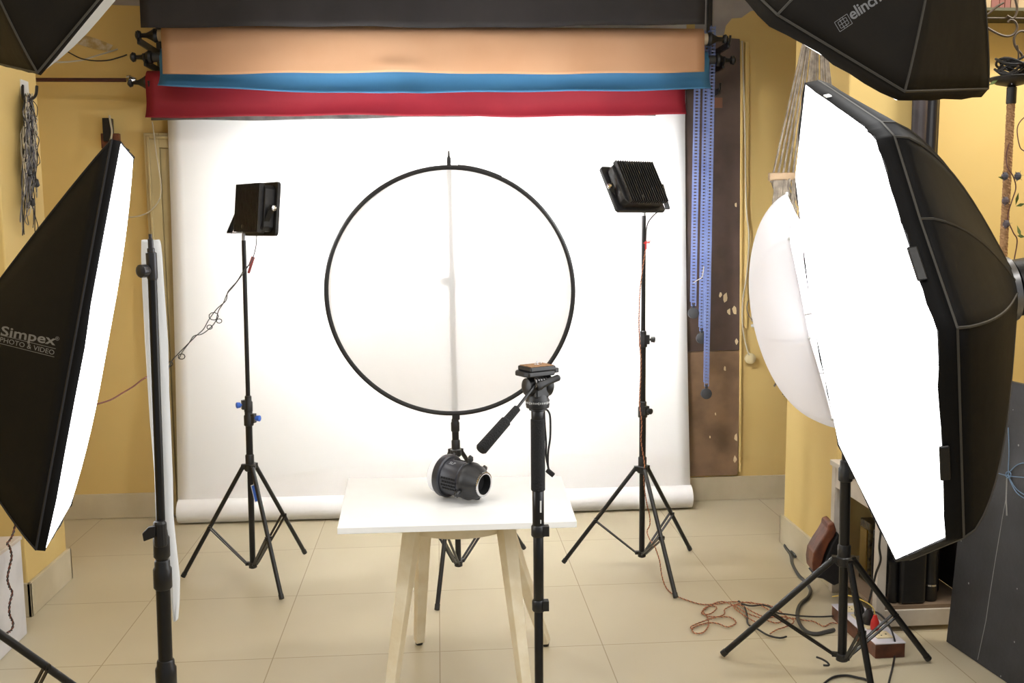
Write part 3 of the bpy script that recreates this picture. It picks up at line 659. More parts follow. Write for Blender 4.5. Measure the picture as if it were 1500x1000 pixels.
# ------------------------------------------------------------------ monopod with video head
mx, my = .2465, 2.4
t = thing('monopod', 'black video monopod with fluid pan head standing in front of the table', 'monopod', (mx, my, 0))
Z = lambda v: PY(788, v, my).z
def cyl(name, z0, z1, r0, m, r1=None, n=20): return MB().lathe((mx, my, z0), (0, 0, 1), [(0, r0*.9), (.002, r0), (z1-z0-.002, r1 or r0), (z1-z0, (r1 or r0)*.9)], n).build(name, m, t)
cyl('pole_section', .10, Z(885), .0115, BLACKM); cyl('pole_section', Z(893), Z(775), .0133, BLACKM); cyl('pole_section', Z(785), Z(715), .0150, BLACKM)
for v, r_ in ((776, .0185), (885, .0172)):
    MB().lathe((mx, my, Z(v+9)), (0, 0, 1), [(0, r_*.9), (.003, r_), (.026, r_), (.03, r_*.85)], 20).obox((mx+r_, my-.006, Z(v)), (.008, 0, 0), (0, .010, 0), (0, 0, .013)).build('flip_lock', BLACKP, t)
cyl('foam_grip', Z(718), Z(613), .0182, FOAM); cyl('neck', Z(615), Z(598), .0165, BLACKP)
MB().lathe((mx, my, Z(601)), (0, 0, 1), [(0, .018), (.002, .0225), (.006, .0225), (.008, .018)], 24).build('collar', BLACKP, t)
# monopod foot with three little legs
b = MB().lathe((mx, my, .045), (0, 0, 1), [(0, .01), (.0, .018), (.05, .02), (.07, .013)], 16); b.build('foot_joint', BLACKP, t)
for k in range(3):
    an = R(30+120*k); MB().bar((mx+.01*math.cos(an), my+.01*math.sin(an), .05), (mx+.17*math.cos(an), my+.17*math.sin(an), .008), .022, .012, taper=.7).build('foot_leg', BLACKP, t, smooth=False, bevel=.003)
# head: pan base, body, tilt drum
zb = Z(598)
MB().lathe((mx, my, zb), (0, 0, 1), [(0, .022), (.003, .029), (.012, .0305), (.022, .0305), (.026, .028), (.034, .026), (.045, .020)], 32).build('pan_base', BLACKP, t)
b = MB()
for k in range(40):
    an = 2*math.pi*k/40; d = V((math.cos(an), math.sin(an), 0)); b.obox(V((mx, my, zb+.0175))+d*.0306, V((-d.y, d.x, 0))*.0007, d*.0005, (0, 0, .0022 if k % 5 else .0032))
b.build('degree_marks', LABELW, t, smooth=False)
yaw = R(28); ex = V((math.cos(yaw), math.sin(yaw), 0)); ey = V((-math.sin(yaw), math.cos(yaw), 0)); hc = V((mx, my, zb+.058))
b = MB().obox(hc+V((0, 0, -.004)), ex*.021, ey*.024, V((0, 0, .026))); b.build('head_body', BLACKP, t, smooth=False, bevel=.006)
MB().lathe(hc+ex*.012, ex, [(0, .026), (.004, .029), (.018, .029), (.024, .022), (.026, .01)], 26).build('tilt_drum', BLACKP, t)
MB().lathe(hc-ex*.038, ex, [(0, .012), (.004, .022), (.02, .024), (.024, .024)], 24).build('tilt_cap', BLACKP, t)
b = MB()
for i in range(5):
    p = hc-ex*(.024-.008*i)-ey*.024+V((0, 0, .012)); b.tube([p+V((0, 0, .011*math.cos(a)))+ey*(-.008*abs(math.sin(a))) for a in [k*.314 for k in range(11)]], .0018, 5)
b.build('counterbalance_fins', ALU, t)
pc = hc+V((0, 0, .042))-ex*.002
MB().prism([pc+ex*a+ey*c+V((0, 0, -.014)) for a, c in ((-.045, -.034), (.03, -.034), (.042, -.02), (.042, .03), (.03, .036), (-.04, .036), (-.052, .02), (-.052, -.02))], (0, 0, .012)).build('platform', BLACKP, t, smooth=False, bevel=.003)
MB().obox(pc+V((0, 0, .004)), ex*.038, ey*.030, V((0, 0, .006))).build('quick_release_plate', BLACKP, t, smooth=False, bevel=.003)
MB().obox(pc+V((0, 0, .0105)), ex*.034, ey*.026, V((0, 0, .001))).build('cork_pad', CORK, t, smooth=False)
MB().lathe(pc+V((0, 0, .011)), (0, 0, 1), [(0, .007), (.002, .007), (.002, .0032), (.009, .0032)], 12).lathe(pc+ex*.012+V((0, 0, .011)), (0, 0, 1), [(0, .002), (.006, .002)], 8).build('camera_screw', CHROME, t)
MB().obox(pc+ex*.047+V((0, 0, -.004)), ex*.006, ey*.022, V((0, 0, .006))).build('side_lever', BLACKP, t, smooth=False, bevel=.002)
# pan handle
h0 = PY(783, 565, my-.035); h1 = PY(754, 602, my-.09); h2 = PY(750, 606, my-.095); h3 = PY(704, 659, my-.17)
hb = PY(820, 552, my-.02)
MB().tube([h0, h1], .0038, 10).build('handle_rod', BLACKM, t)
MB().lathe(h1, (h3-h1), [(-.012, .006), (-.010, .0095), (.035, .0105), (.038, .0135), ((h3-h1).length-.004, .0148), ((h3-h1).length, .012)], 18).build('handle_grip', FOAM, t)
MB().lathe(PY(786, 566, my-.035), hb-PY(786, 566, my-.035), [(0, .012), (.01, .0125), (.02, .0085), ((hb-PY(786, 566, my-.035)).length-.004, .0085), ((hb-PY(786, 566, my-.035)).length, .005)], 16).build('handle_socket', BLACKP, t)
# wrist strap
b = MB()
for L in ([(798, 599), (803, 602), (806, 612), (806, 640), (803, 662), (803, 684), (807, 690)], [(797, 602), (798, 622), (800, 648), (800, 668), (804, 688)]):
    P = smooth_path([PY(u, v, my+.01) for u, v in L], 6)
    for p, q in zip(P, P[1:]): b.bar(p, q+(q-p)*.1, .005, .0012, up=V((.3, 1, 0)))
s = b.build('wrist_strap', BLACKW, t, smooth=False)
MB().obox(PY(806, 692, my+.01), V((.009, 0, -.008)), V((0, .003, 0)), V((.004, 0, .005))).build('strap_buckle', BLACKP, s, smooth=False, bevel=.002)
b = MB()
for v0, v1, w_ in ((731, 748, .002), (759, 764, .0014)):
    p, q = Z(v1), Z(v0); b.obox((mx+.005, my-.0152, (p+q)/2), (w_, 0, 0), (0, .0006, 0), (0, 0, abs(q-p)/2))
b.build('printed_label', LABELW, t, smooth=False)

# ------------------------------------------------------------------ softboxes
def softbox(name, label, cat, rim, n, apex, ring_r, glow, shell_m=NYLON, lip=.05, bulge=.05, dif_bulge=.02, sag=.35, group=None, base=None, lip_in=.0, seam_r=.0028, recess=.5, pipe=None):
    n = V(n).normalized(); apex = V(apex); rim = [V(p) for p in rim]; C = sum(rim, V((0, 0, 0)))/len(rim); N_ = len(rim)
    t = thing(name, label, cat, base or apex, group); per = 8; nt_ = 12
    def radial(p): d = p-C; d = d-n*d.dot(n); return d
    rd = max(radial(p).length for p in rim)
    def pt(e, s, k):
        p = rim[e].lerp(rim[(e+1) % N_], s); d = radial(p); q = apex+d.normalized()*ring_r
        bb = math.sin(math.pi*k**.75); s4 = 4*s*(1-s)
        return p.lerp(q, k)+d.normalized()*bulge*bb*(1-sag*s4)+n*0
    b = MB(); cols = []
    for e in range(N_):
        for i in range(per): cols.append([b.bm.verts.new(pt(e, i/per, k/nt_)) for k in range(nt_+1)])
    for i in range(len(cols)):
        a, c = cols[i], cols[(i+1) % len(cols)]
        for k in range(nt_): b.f([a[k], c[k], c[k+1], a[k+1]])
    b.bm.normal_update()
    bvh = BVHTree.FromBMesh(b.bm)
    b.build('fabric_shell', shell_m, t, solid=.0015, angle=60)
    b = MB()
    for e in range(N_): b.tube([pt(e, 0, k/nt_) for k in range(nt_+1)], seam_r, 5)
    lipp = lambda p, f=1: p+n*lip*f-radial(p).normalized()*lip_in*f
    per_pts = [pt(e, i/per, 0) for e in range(N_) for i in range(per)]
    b.tube(per_pts, seam_r, 5, closed=True); b.build('piping', pipe or PIPING, t)
    b = MB(); M_ = len(per_pts)
    wob = [random.uniform(-.003, .003) for _ in range(M_)]
    r0 = b.vs(per_pts); r1 = b.vs([lipp(p)+n*wob[i] for i, p in enumerate(per_pts)])
    for i in range(M_): b.f([r0[i], r0[(i+1) % M_], r1[(i+1) % M_], r1[i]])
    b.build('front_lip', shell_m, t, solid=.003, angle=60)
    b = MB(); rows = []
    for k in range(9):
        q = k/8; rows.append([b.bm.verts.new(C+n*(lip*recess+dif_bulge*(1-q*q))+(p-C)*q*.992) for p in per_pts] if k else None)
    cv = b.bm.verts.new(C+n*(lip*recess+dif_bulge))
    for i in range(M_): b.f([cv, rows[1][i], rows[1][(i+1) % M_]])
    for k in range(1, 8):
        for i in range(M_): b.f([rows[k][i], rows[k+1][i], rows[k+1][(i+1) % M_], rows[k][(i+1) % M_]])
    b.build('diffuser_panel', glow, t)
    MB().lathe(apex+n*.012, -n, [(0, ring_r*.98), (0, ring_r*1.06), (.024, ring_r*1.06), (.026, ring_r*.8)], 28).build('speed_ring', ALU, t)
    return t, bvh, pt, C, n
def strobe(label, apex, n, r, L, base=None, group='studio strobe heads'):
    n = V(n).normalized(); t = thing('strobe_head', label, 'strobe', base or apex, group); o = V(apex)-n*.016
    MB().lathe(o, -n, [(0, r*.85), (.003, r), (.05, r), (.055, r*.92), (L, r*.92), (L+.01, r*.8)], 28).build('lamp_body', BLACKP, t)
    MB().lathe(o-n*.045, -n, [(0, r*1.02), (.012, r*1.02)], 28).build('trim_ring', ALU, t)
    x, y, _ = frame_of(n)
    b = MB(); q = o-n*(L+.011)
    b.obox(q, x*r*.5, y*r*.3, n*.002); b.build('control_panel', LABELW, t, smooth=False)
    for i in range(3): MB().lathe(q-n*.002+x*(i-1)*r*.4-y*r*.45, -n, [(0, .008), (.012, .007)], 10).build('control_knob', BLACKP, t)
    return t
def box_stand(label, head, base_xy, feet, hub_z=.7, brace_t=.55):
    """stand under a softbox head, with the tilting bracket that holds it"""
    top = V((base_xy[0], base_xy[1], head.z-.06))
    t, ax = light_stand(label, base_xy, hub_z, feet, top, [(hub_z+(top.z-hub_z)*.35, .0125, (.8, -.6, 0)), (hub_z+(top.z-hub_z)*.7, .0095, (-.8, -.6, 0))], stud=False, col_r=.016, brace_t=brace_t)
    h = V(head)
    MB().lathe(top-V((0, 0, .03)), (0, 0, 1), [(0, .016), (.0, .02), (.05, .02), (.055, .012)], 14).bar(top+V((0, 0, .01)), h-V((0, 0, .0)), .022, .03).build('tilt_bracket', BLACKP, t, smooth=False, bevel=.003)
    return t
def lettering(t, bvh, items, m=PRINT, name='printed_lettering', off=.002):
    return decal(name, items, bvh, m, t, off)

# 1. left softbox, rectangular, seen nearly from its side
nL = V((.947, .236, -.22)).normalized(); OL = V((-.859, 2.481, 1.271))
lpL = .018
rimL = [PN(u, v, OL+nL*lpL, nL)-nL*lpL for u, v in ((178, 208), (196, 230), (104, 740), (67, 806))]
apL = PY(-75, 545, 2.34)
tL, bvhL, ptL, CL, _ = softbox('softbox', 'tall rectangular black softbox at left, glowing face turned to the backdrop', 'softbox', rimL, nL, apL, .075, GLOWL, lip=lpL, bulge=.012, dif_bulge=.03, sag=.05, pipe=PIPED, group='black softboxes', recess=.95)
strobe('black strobe head behind the left rectangular softbox', apL, nL, .062, .26)
hL = apL-nL*.16
box_stand('black stand at the far left edge, only one leg and brace in view', V((hL.x, hL.y, hL.z-.06)), (-1.19, 2.13), [V((-.66, 2.60, 0)), V((-1.72, 2.25, 0)), V((-1.15, 1.58, 0))], .80, .40)
vs, fs = text_polys('Simpex', 19.5, .35, 1.02); v2, f2 = text_polys('PHOTO & VIDEO', 10.4, .05, 1.0); v3, f3 = text_polys('®', 8, .0)
A1 = affine((0, 490.5), (1.0, .185), (.17, -1.0)); A2 = affine((-1, 495.3+4.5), (1.0, .25), (.17, -1.0)); A3 = affine((80.5, 498), (1, .19), (.17, -1))
wd = max(p.x for p in vs); vs = [V((p.x*81/wd, p.y, 0)) for p in vs]; wd = max(p.x for p in v2); v2 = [V((p.x*80/wd, p.y*.95, 0)) for p in v2]
def rule(x0, x1, y, th_): return ([V((x0+(x1-x0)*i/10, y+j*th_, 0)) for i in range(11) for j in (0, 1)], [[2*i, 2*i+2, 2*i+3, 2*i+1] for i in range(10)])
r1 = rule(0, 81, 9.0, .7); r2_ = rule(0, 81, -3.0, .7)
lettering(tL, bvhL, [(vs, fs, A1), (v2, f2, A2), (v3, f3, A3), (*r1, A2), (*r2_, A2)])

# 2. big softbox at right
nH = V((-.963, .189, -.17)).normalized(); OH = EYE+(V((1.123, 2.446, 1.285))-EYE)*.88
nl = .032
pxH = [(1179, 122), (1266, 184), (1284, 205), (1320, 325), (1373, 485), (1385, 790), (1312, 822), (1228, 652), (1187, 452), (1164, 258)]
rimH = [PN(u, v, OH+nH*nl, nH)-nH*nl for u, v in pxH]
apH = PY(1472, 424, 2.12)
tH, bvhH, ptH, CH, _ = softbox('softbox', 'huge many-sided black softbox at right, white glowing face turned left', 'softbox', rimH, nH, apH, .07, GLOW, lip=nl, bulge=.065, dif_bulge=.006, sag=.15, group='black softboxes', recess=.97)
strobe('black strobe head behind the huge softbox at the right edge', apH, nH, .065, .26)
hH = apH-nH*.2
box_stand('black stand just outside the right edge under the huge softbox', V((hH.x, hH.y, hH.z-.08)), (hH.x+.04, hH.y), [V((1.95, 2.02, 0)), V((1.50, 1.66, 0)), V((1.66, 2.55, 0))], .7)
p0 = PN(1214, 128, OH+nH*.07, nH); p1 = PN(1232, 137, OH+nH*.07, nH)
# small white woven tag on the top lip
d = (p1-p0).normalized(); 
MB().obox((rimH[0].lerp(rimH[1], .42))+nH*.03+V((0, 0, .006)), d*.014, d.cross(nH)*.0015, nH*.006).build('woven_tag', LABELW, tH, smooth=False)
for k, (i, q) in enumerate(((3, .4), (4, .6))):
    p = rimH[i].lerp(rimH[i+1], q)+nH*.03; dd_ = (rimH[i+1]-rimH[i]).normalized(); o_ = (p-CH); o_ = (o_-nH*o_.dot(nH)).normalized()
    MB().obox(p+o_*.006, dd_*.035, o_*.003, nH*.009).build('fastener_tab', BLACKP, tH, smooth=False, bevel=.003)

# 3. upper right softbox
s_ = .76
def rod(w):
    w = V(w); a = w.length; return Matrix.Rotation(a, 3, w/a)
RM = rod((.799, -2.622, -1.02)); O3 = EYE+(V((1.135, 2.741, 2.168))-EYE)*s_; n3 = RM @ V((0, 0, 1))
rim3 = [O3+RM @ V((.38*math.cos(R(22.5+45*k)), .38*math.sin(R(22.5+45*k)), 0)) for k in range(8)]
fix = {5: (1447, 130), 6: (1325, 134), 4: (1378, -110)}
for k, (u, v) in fix.items(): rim3[k] = PN(u, v, O3, n3)
ap3 = O3-n3*.32
t3, bvh3, pt3, C3, _ = softbox('softbox', 'dark eight-sided softbox hanging into the top right corner, grey logo on its side', 'softbox', rim3, n3, ap3, .07, GLOWT, shell_m=NYLON2, lip=.022, bulge=.012, dif_bulge=.058, sag=.1, group='black softboxes', recess=1.0)
strobe('dark strobe head above the top right softbox, outside the frame', ap3, n3, .06, .24)
h3_ = ap3-n3*.14
box_stand('tall black stand beyond the right edge holding the top right softbox', h3_, (h3_.x+.16, h3_.y-.08), [V((1.45, 1.35, 0)), V((.95, 1.45, 0)), V((1.2, 2.05, 0))], .6)
vs, fs = text_polys('elinchrom', 24, .45, .95); an = R(-33)
A = affine((1248, 30), (.83, -.56), (-.50, -.86))
b_items = [(vs, fs, A)]
def poly2(pts): return [V((x, y, 0)) for x, y in pts]
def strk(x0, y0, x1, y1, w_=.9):
    d = V((x1-x0, y1-y0, 0)).normalized(); q = V((-d.y, d.x, 0))*w_/2
    return ([V((x0, y0, 0))-q, V((x1, y1, 0))-q, V((x1, y1, 0))+q, V((x0, y0, 0))+q], [[0, 1, 2, 3]])
LG = affine((1235.5, 33.5), (.83, -.56), (-.50, -.86))
sq = [(-11, -8, 11, -8), (11, -8, 11, 8), (11, 8, -11, 8), (-11, 8, -11, -8), (-7, 5, 7, 5), (-7, -5, 7, -5), (-7, 0, 7, 0), (-7, -5, -7, 5), (7, -5, 7, 5), (-2.4, -8, -2.4, 8), (2.4, -8, 2.4, 8)]
for a in sq: v_, f_ = strk(*a); b_items.append((v_, f_, LG))
lettering(t3, bvh3, b_items)

# 4. upper left softbox
O4 = V((-.702, 2.217, 2.172)); n4 = V((.663, .557, -.5)).normalized()
e1 = V((0, 0, 1)).cross(n4).normalized(); e2 = n4.cross(e1)
rim4 = [O4+(e1*math.cos(R(12+60*k))+e2*math.sin(R(12+60*k)))*.4 for k in range(6)]
ap4 = O4-n4*.34
t4, bvh4, pt4, C4, _ = softbox('softbox', 'dark dusty softbox hanging into the top left corner, thin bright edge', 'softbox', rim4, n4, ap4, .07, UNLIT, shell_m=NYLON2, lip=.006, bulge=.012, dif_bulge=.08, sag=.1, group='black softboxes', recess=1.0)
strobe('dark strobe head above the top left softbox, outside the frame', ap4, n4, .06, .24)
h4 = ap4-n4*.14
box_stand('tall black stand beyond the left edge holding the top left softbox', h4, (-.98, 1.25), [V((-1.4, 1.15, 0)), V((-.7, .95, 0)), V((-.95, 1.62, 0))], .6)

# ------------------------------------------------------------------ umbrella
ua = PY(1107, 476, 3.18); ur_top = PY(1157, 282, 3.1); ur_bot = PY(1229, 628, 3.1); uc = (ur_top+ur_bot)/2
axu = (ua-uc).normalized(); e2 = (ur_top-ur_bot); Ru = e2.length/2; e2 = (e2-axu*e2.dot(axu)).normalized(); e1 = axu.cross(e2); Du = (ua-uc).length
t = thing('umbrella', 'white translucent photo umbrella on the stand behind the huge softbox', 'umbrella', uc)
def up_(a, q, inner=0):   # q 0 apex ..1 rim
    seg = (a % 1.0); k = 1-.10*4*seg*(1-seg)*q**2   # scalloped between eight ribs
    an = 2*math.pi*(a/8)
    r_ = Ru*math.sin(q*math.pi/2*.93)/math.sin(math.pi/2*.93)*k; h_ = Du*(math.cos(q*math.pi/2*.93)-math.cos(math.pi/2*.93))/(1-math.cos(math.pi/2*.93))
    return uc+axu*(h_-inner)+(e2*math.cos(an)+e1*math.sin(an))*(r_-inner)
MB().grid(lambda s, q: up_(8*s, max(q, .002)), 96, 20).build('canopy', UMB, t, solid=.0008, angle=60)
for k in range(8):
    rb = MB().tube([up_(k, q/10, .004) for q in range(1, 11)], .0017, 5).build('rib', ALU, t)
    MB().ball(up_(k, 1.0), .005).build('rib_tip', LABELW, rb)
    MB().tube([up_(k, .55, .006), uc+axu*(Du*.35)], .0014, 5).build('strut', ALU, rb)
MB().tube([ua+axu*.008, uc-axu*.32], .004, 10).build('shaft', CHROME, t)
MB().lathe(ua-axu*.01, axu, [(0, .012), (.01, .012), (.014, .006), (.024, .005), (.026, .002)], 12).build('tip', LABELW, t)
MB().lathe(uc+axu*(Du*.35-.012), axu, [(0, .006), (0, .01), (.024, .01), (.024, .006)], 12).build('runner', BLACKP, t)
P_ = uc-axu*.14
hs = V((1.352, 3.1, 1.36)) - axu*.02 + V((0, 0, .04))
s9 = thing('strobe_head', 'black strobe head on the umbrella stand, hidden behind the huge softbox', 'strobe', hs, 'studio strobe heads')
MB().lathe(hs-axu*.18, axu, [(0, .04), (.003, .048), (.17, .048), (.175, .052), (.19, .052)], 24).build('lamp_body', BLACKP, s9)
MB().lathe(hs+axu*.0105, axu, [(0, .044), (.002, .044)], 24).build('flash_glass', emitter('lit_strobe_glass', (1, 1, 1), 1100), s9)
b = MB().bar((1.352, 3.1, 1.28), (1.352, 3.1, max(1.36, P_.z)), .03, .03); b.build('umbrella_clamp', BLACKP, t, smooth=False, bevel=.004)

# ------------------------------------------------------------------ macrame hanging behind the umbrella
YM = 3.72
bl, br = PY(1126, 259, YM), PY(1240, 262, YM); br.z = bl.z
t = thing('macrame_hanging', 'grey-brown knotted macrame hanging with wooden bar behind the white umbrella', 'macrame', V(((bl.x+br.x)/2, YM, 2.4)))
MB().obox((bl+br)/2, ((br-bl)/2), V((0, .012, 0)), V((0, 0, .016))).build('wooden_bar', BAR, t, smooth=False, bevel=.004)
hk = V(((bl.x+br.x)/2+.02, YM, 2.42)); b = MB()
for i in range(15):
    s = i/14; p = bl.lerp(br, .06+.88*s); p.z += .014
    q = hk+V(((s-.5)*.02, random.uniform(-.01, .01), 0)); b.tube([p, p.lerp(q, .5)+V((0, .004*math.sin(i), 0)), q], .0045, 5)
b.build('hanging_cords', MACR, t)
MB().tube([hk+V((0, 0, -.01)), hk+V((.0, .0, .06)), V((hk.x, hk.y, 3.06))], .008, 8).build('hanging_rope', MACR, t)
b = MB(); nc = 13; zb0 = bl.z-.014
def mp(i, j):   # net node: column i, row j
    s = (i+(.5 if j % 2 else 0))/nc; z = zb0-.055*j
    w0 = bl.lerp(br, .04+.92*s).x; wid = 1-.05*j if j < 3 else .85+.0*j
    cx = (bl.x+br.x)/2+.03*j*.33; return V((cx+(w0-(bl.x+br.x)/2)*wid, YM-.012*math.sin(s*3.14), z))
rows_ = 21
zend = PY(1190, 600, YM).z
rows_ = max(6, int((zb0-zend)/.055))
for j in range(rows_):
    for i in range(nc):
        a = mp(i, j)
        for di in ((0, 1) if j % 2 else (0, -1)):
            if 0 <= i+di < nc: c = mp(i+di, j+1); b.tube([a, a.lerp(c, .5)+V((.004*(di or -1), .004, 0)), c], .0052, 4)
        b.ball(a, .009, 4)
b.build('knotted_net', MACR, t)
b = MB()
for i in range(26):   # fringe hanging from bar's left end
    x = bl.x+.005+random.random()*.10; z0 = zb0; L = random.uniform(.07, .13); b.tube([(x, YM-.02, z0), (x+random.uniform(-.006, .006), YM-.024, z0-L*.5), (x+random.uniform(-.012, .012), YM-.02, z0-L)], .0034, 4)
b.build('bar_fringe', MACR, t); b = MB()
for i in range(90):
    s = random.random(); u = 1142+s*80; v = 560+42*s**.8+random.uniform(-6, 4); p = PY(u, v-30, YM-.01); L = random.uniform(.07, .12)
    b.tube([p, p+V((random.uniform(-.012, .012), .002, -L*.5)), p+V((random.uniform(-.02, .02), 0, -L))], .0045, 4)
b.build('lower_fringe', MACR, t)

# ------------------------------------------------------------------ things on the back wall, right of the brown board
P = W([(1087, 60), (1091, 180), (1093, 300), (1097, 345), (1094, 400), (1088, 440), (1088, 480), (1094, 510), (1098, 520)], WY-.03, WY-.04)
t = thing('socket_lead', 'cream socket dangling on a thin cream lead beside the brown board', 'socket', P[0])
MB().tube(smooth_path(P), .004, 6).build('lead', WHITEW, t)
c = PY(1099, 525, WY-.03); MB().lathe(c+V((0, .008, 0)), (-.1, -1, .1), [(0, .02), (.003, .03), (.018, .03), (.022, .024), (.022, .008)], 18).build('socket', mat('aged_cream_plastic', (196, 180, 140), .5), t)
t = thing('wall_switch', 'white switch box with a round plug on the yellow wall behind the umbrella', 'switch', PY(1105, 430, WY))
a = PY(1098, 402, WY); c = PY(1122, 434, WY)
MB().box((a.x, WY-.012, c.z), (c.x, WY, a.z)).build('switch_plate', LABELW, t, smooth=False, bevel=.002)
b = MB()
for i in range(3): zz = c.z+(a.z-c.z)*(.2+.3*i); b.box((a.x+.006, WY-.018, zz-.010), (a.x+.022, WY-.011, zz+.012))
b.build('switch_rocker', GREYW, t, smooth=False, bevel=.001)
a = PY(1100, 440, WY); c = PY(1126, 470, WY)
MB().box((a.x, WY-.03, c.z), (c.x, WY, a.z)).build('socket_box', mat('translucent_white_plastic', (214, 208, 194), .4), t, smooth=False, bevel=.006)
MB().tube(smooth_path([PY(u, v, WY-.034) for u, v in ((1096, 440), (1094, 450), (1097, 462), (1104, 470), (1112, 474))]), .0022, 5).build('loop_wire', GREYW, t)

# left part of the back wall
t = thing('wall_hook_lamp', 'small black and brown fixture on the yellow wall above the left softbox', 'fixture', PY(163, 200, WY))
b = MB(); a = PY(154, 174, WY); c = PY(168, 208, WY); b.box((a.x, WY-.05, c.z), (c.x, WY, a.z)); b.build('black_block', BLACKP, t, smooth=False, bevel=.003)
a = PY(150, 196, WY); c = PY(178, 218, WY); MB().box((a.x, WY-.03, c.z), (c.x, WY, a.z)).build('wooden_plate', WOOD, t, smooth=False, bevel=.003)
MB().tube(smooth_path([PY(u, v, WY-.055) for u, v in ((160, 169), (162, 180), (164, 195), (160, 212), (156, 222), (150, 245))]), .005, 6).build('white_lead', WHITEW, t)
cable('thin_wire', 'thin pale wire drooping across the cream door at left', [PY(u, v, WY-.07) for u, v in ((223, 178), (226, 200), (229, 225), (233, 250), (236, 275), (233, 293), (222, 307), (208, 315), (190, 318), (175, 316))], .003, WHITEW, 'wire')
cable('thin_wire', 'pale wire looping under the top left softbox toward the wall', [PY(u, v, 5.0+.22*min(1, i/6)) for i, (u, v) in enumerate(((50, 88), (75, 90), (92, 91), (120, 88), (140, 82), (160, 76), (172, 72)))], .0045, WHITEW, 'wire')
cable('thin_wire', 'black wire sagging beside the pale one under the top left softbox', [PY(u, v, 5.05) for u, v in ((70, 60), (88, 69), (105, 79), (120, 86), (140, 89), (160, 88), (178, 83), (186, 80))], .0035, BLACKW, 'wire')
b = MB(); pp = [PY(u, v, WY-.004) for u, v in ((100, 55), (118, 50), (140, 56), (165, 66), (160, 75), (135, 71), (112, 64))]
o = b.prism([V((p.x, WY, p.z)) for p in pp], (0, -.004, 0)).build('trim_8', mat('flaking_white_paint', (206, 196, 172), .8, scale=30, rgb2=(170, 146, 96)), smooth=False); struct(o)
# hook with a hanging bundle of wires on the left pier
PXL = lambda u, v, d=.02: PX(u, v, -1.655+d)
t = thing('wire_bundle', 'tangled bundle of grey and black wires hanging from a hook on the left pier', 'wires', PXL(35, 130))
a = PXL(29, 116, 0); c = PXL(41, 141, 0)
MB().box((-1.655, min(a.y, c.y), c.z), (-1.65, max(a.y, c.y), a.z)).build('hook_plate', LABELW, t, smooth=False)
MB().tube(smooth_path([PXL(33, 125, .006), PXL(34, 145, .02), PXL(42, 147, .05), PXL(52, 140, .06), PXL(54, 126, .06)]), .006, 7).build('hook', BLACKM, t)
for nm, m_, cnt in (('grey_wires', GREYW, 22), ('black_wires', BLACKW, 18), ('pale_wires', WHITEW, 14)):
    b = MB()
    for i in range(cnt):
        u0 = random.uniform(34, 52); top = random.uniform(136, 150); bot = random.choice((random.uniform(180, 260), random.uniform(260, 345)))
        L = []; u1 = u0+random.uniform(-6, 6); nseg = 9
        for k in range(nseg):
            q = k/(nseg-1); L.append(PXL((40+(u0-40)*min(1, q*5+.2))*(1-q)+u1*q+random.uniform(-3.5, 3.5), top+(bot-top)*q, random.uniform(.01, .055)))
        if random.random() < .6:
            for k in range(nseg): q = 1-k/(nseg-1); L.append(PXL(u1*q+(44)*(1-q)+random.uniform(-4, 4), top+(bot-top)*q*.96, random.uniform(.01, .055)))
        b.tube(smooth_path(L, 4), .0019, 4)
    b.build(nm, m_, t)
b = MB()
for u, v in ((45, 250), (45, 290), (40, 245), (51, 262)): p = PXL(u, v, .04); b.lathe(p, (random.uniform(-.2, .2), .2, -1), [(0, .008), (.005, .013), (.028, .013), (.034, .006)], 10)
b.build('plug_heads', BLACKP, t)
# white box at the bottom left
a = PZ(40, 928, 0); bx = a.x
t = thing('white_box', 'white box at the bottom left edge in front of the yellow pier', 'box', (bx-.2, a.y-.5, 0))
zt = PY(30, 785, a.y).z
MB().box((bx-.38, a.y-1.0, .001), (bx, a.y, zt-.014)).build('body', mat('white_painted_panel', (214, 214, 218), .5), t, smooth=False, bevel=.002)
MB().box((bx-.385, a.y-1.005, zt-.0135), (bx+.004, a.y+.004, zt)).build('lid', mat('dusty_white_top', (196, 186, 176), .6), t, smooth=False, bevel=.002)
p, q = twisted([PX(u, v, bx+.03) for u, v in ((27, 745), (23, 765), (19, 782), (13, 793), (10, 796), (14, 801), (17, 815), (14, 830), (11, 848), (14, 860), (18, 868), (14, 885), (14, 900), (19, 912), (17, 922), (8, 928), (-5, 934))], .0026, .03)
t = thing('twisted_wire', 'dark twisted wire hanging down in front of the white box', 'wire', p[0]); MB().tube(p, .0024, 5).build('dark_strand', BLACKW, t); MB().tube(q, .0024, 5).build('brown_strand', BROWNW, t)

# ------------------------------------------------------------------ right side: shelf, its things, power strip, board
sx = 1.628; syf, syn = 3.845, 3.40; sxr = 2.02
szt = PY(1216, 672, 3.85).z
t = thing('shelf_unit', 'low white wooden shelf unit against the right pier, full of dark things', 'shelf', ((sx+sxr)/2, (syf+syn)/2, 0))
MB().box((sx-.01, syn-.01, szt-.022), (sxr, syf, szt)).build('top', SHELFW, t, smooth=False, bevel=.002)
for x, y in ((sx, syf-.035), (sx, syn), (sxr-.035, syn), (sxr-.035, syf-.035)):
    MB().box((x, y, 0), (x+.035, y+.035, szt-.022)).build('post', SHELFW, t, smooth=False, bevel=.002)
MB().box((sx+.004, syn+.035, szt-.11), (sx+.022, syf-.035, szt-.022)).build('apron', SHELFW, t, smooth=False)
MB().box((sx+.035, syn+.004, szt-.11), (sxr-.035, syn+.022, szt-.022)).build('apron', SHELFW, t, smooth=False)
MB().box((sx+.035, syn+.004, .02), (sxr-.035, syn+.03, .0845)).build('bottom_rail', SHELFW, t, smooth=False, bevel=.002)
MB().box((sx+.036, syf-.03, .02), (sxr-.036, syf-.004, .0845)).build('bottom_rail', SHELFW, t, smooth=False, bevel=.002)
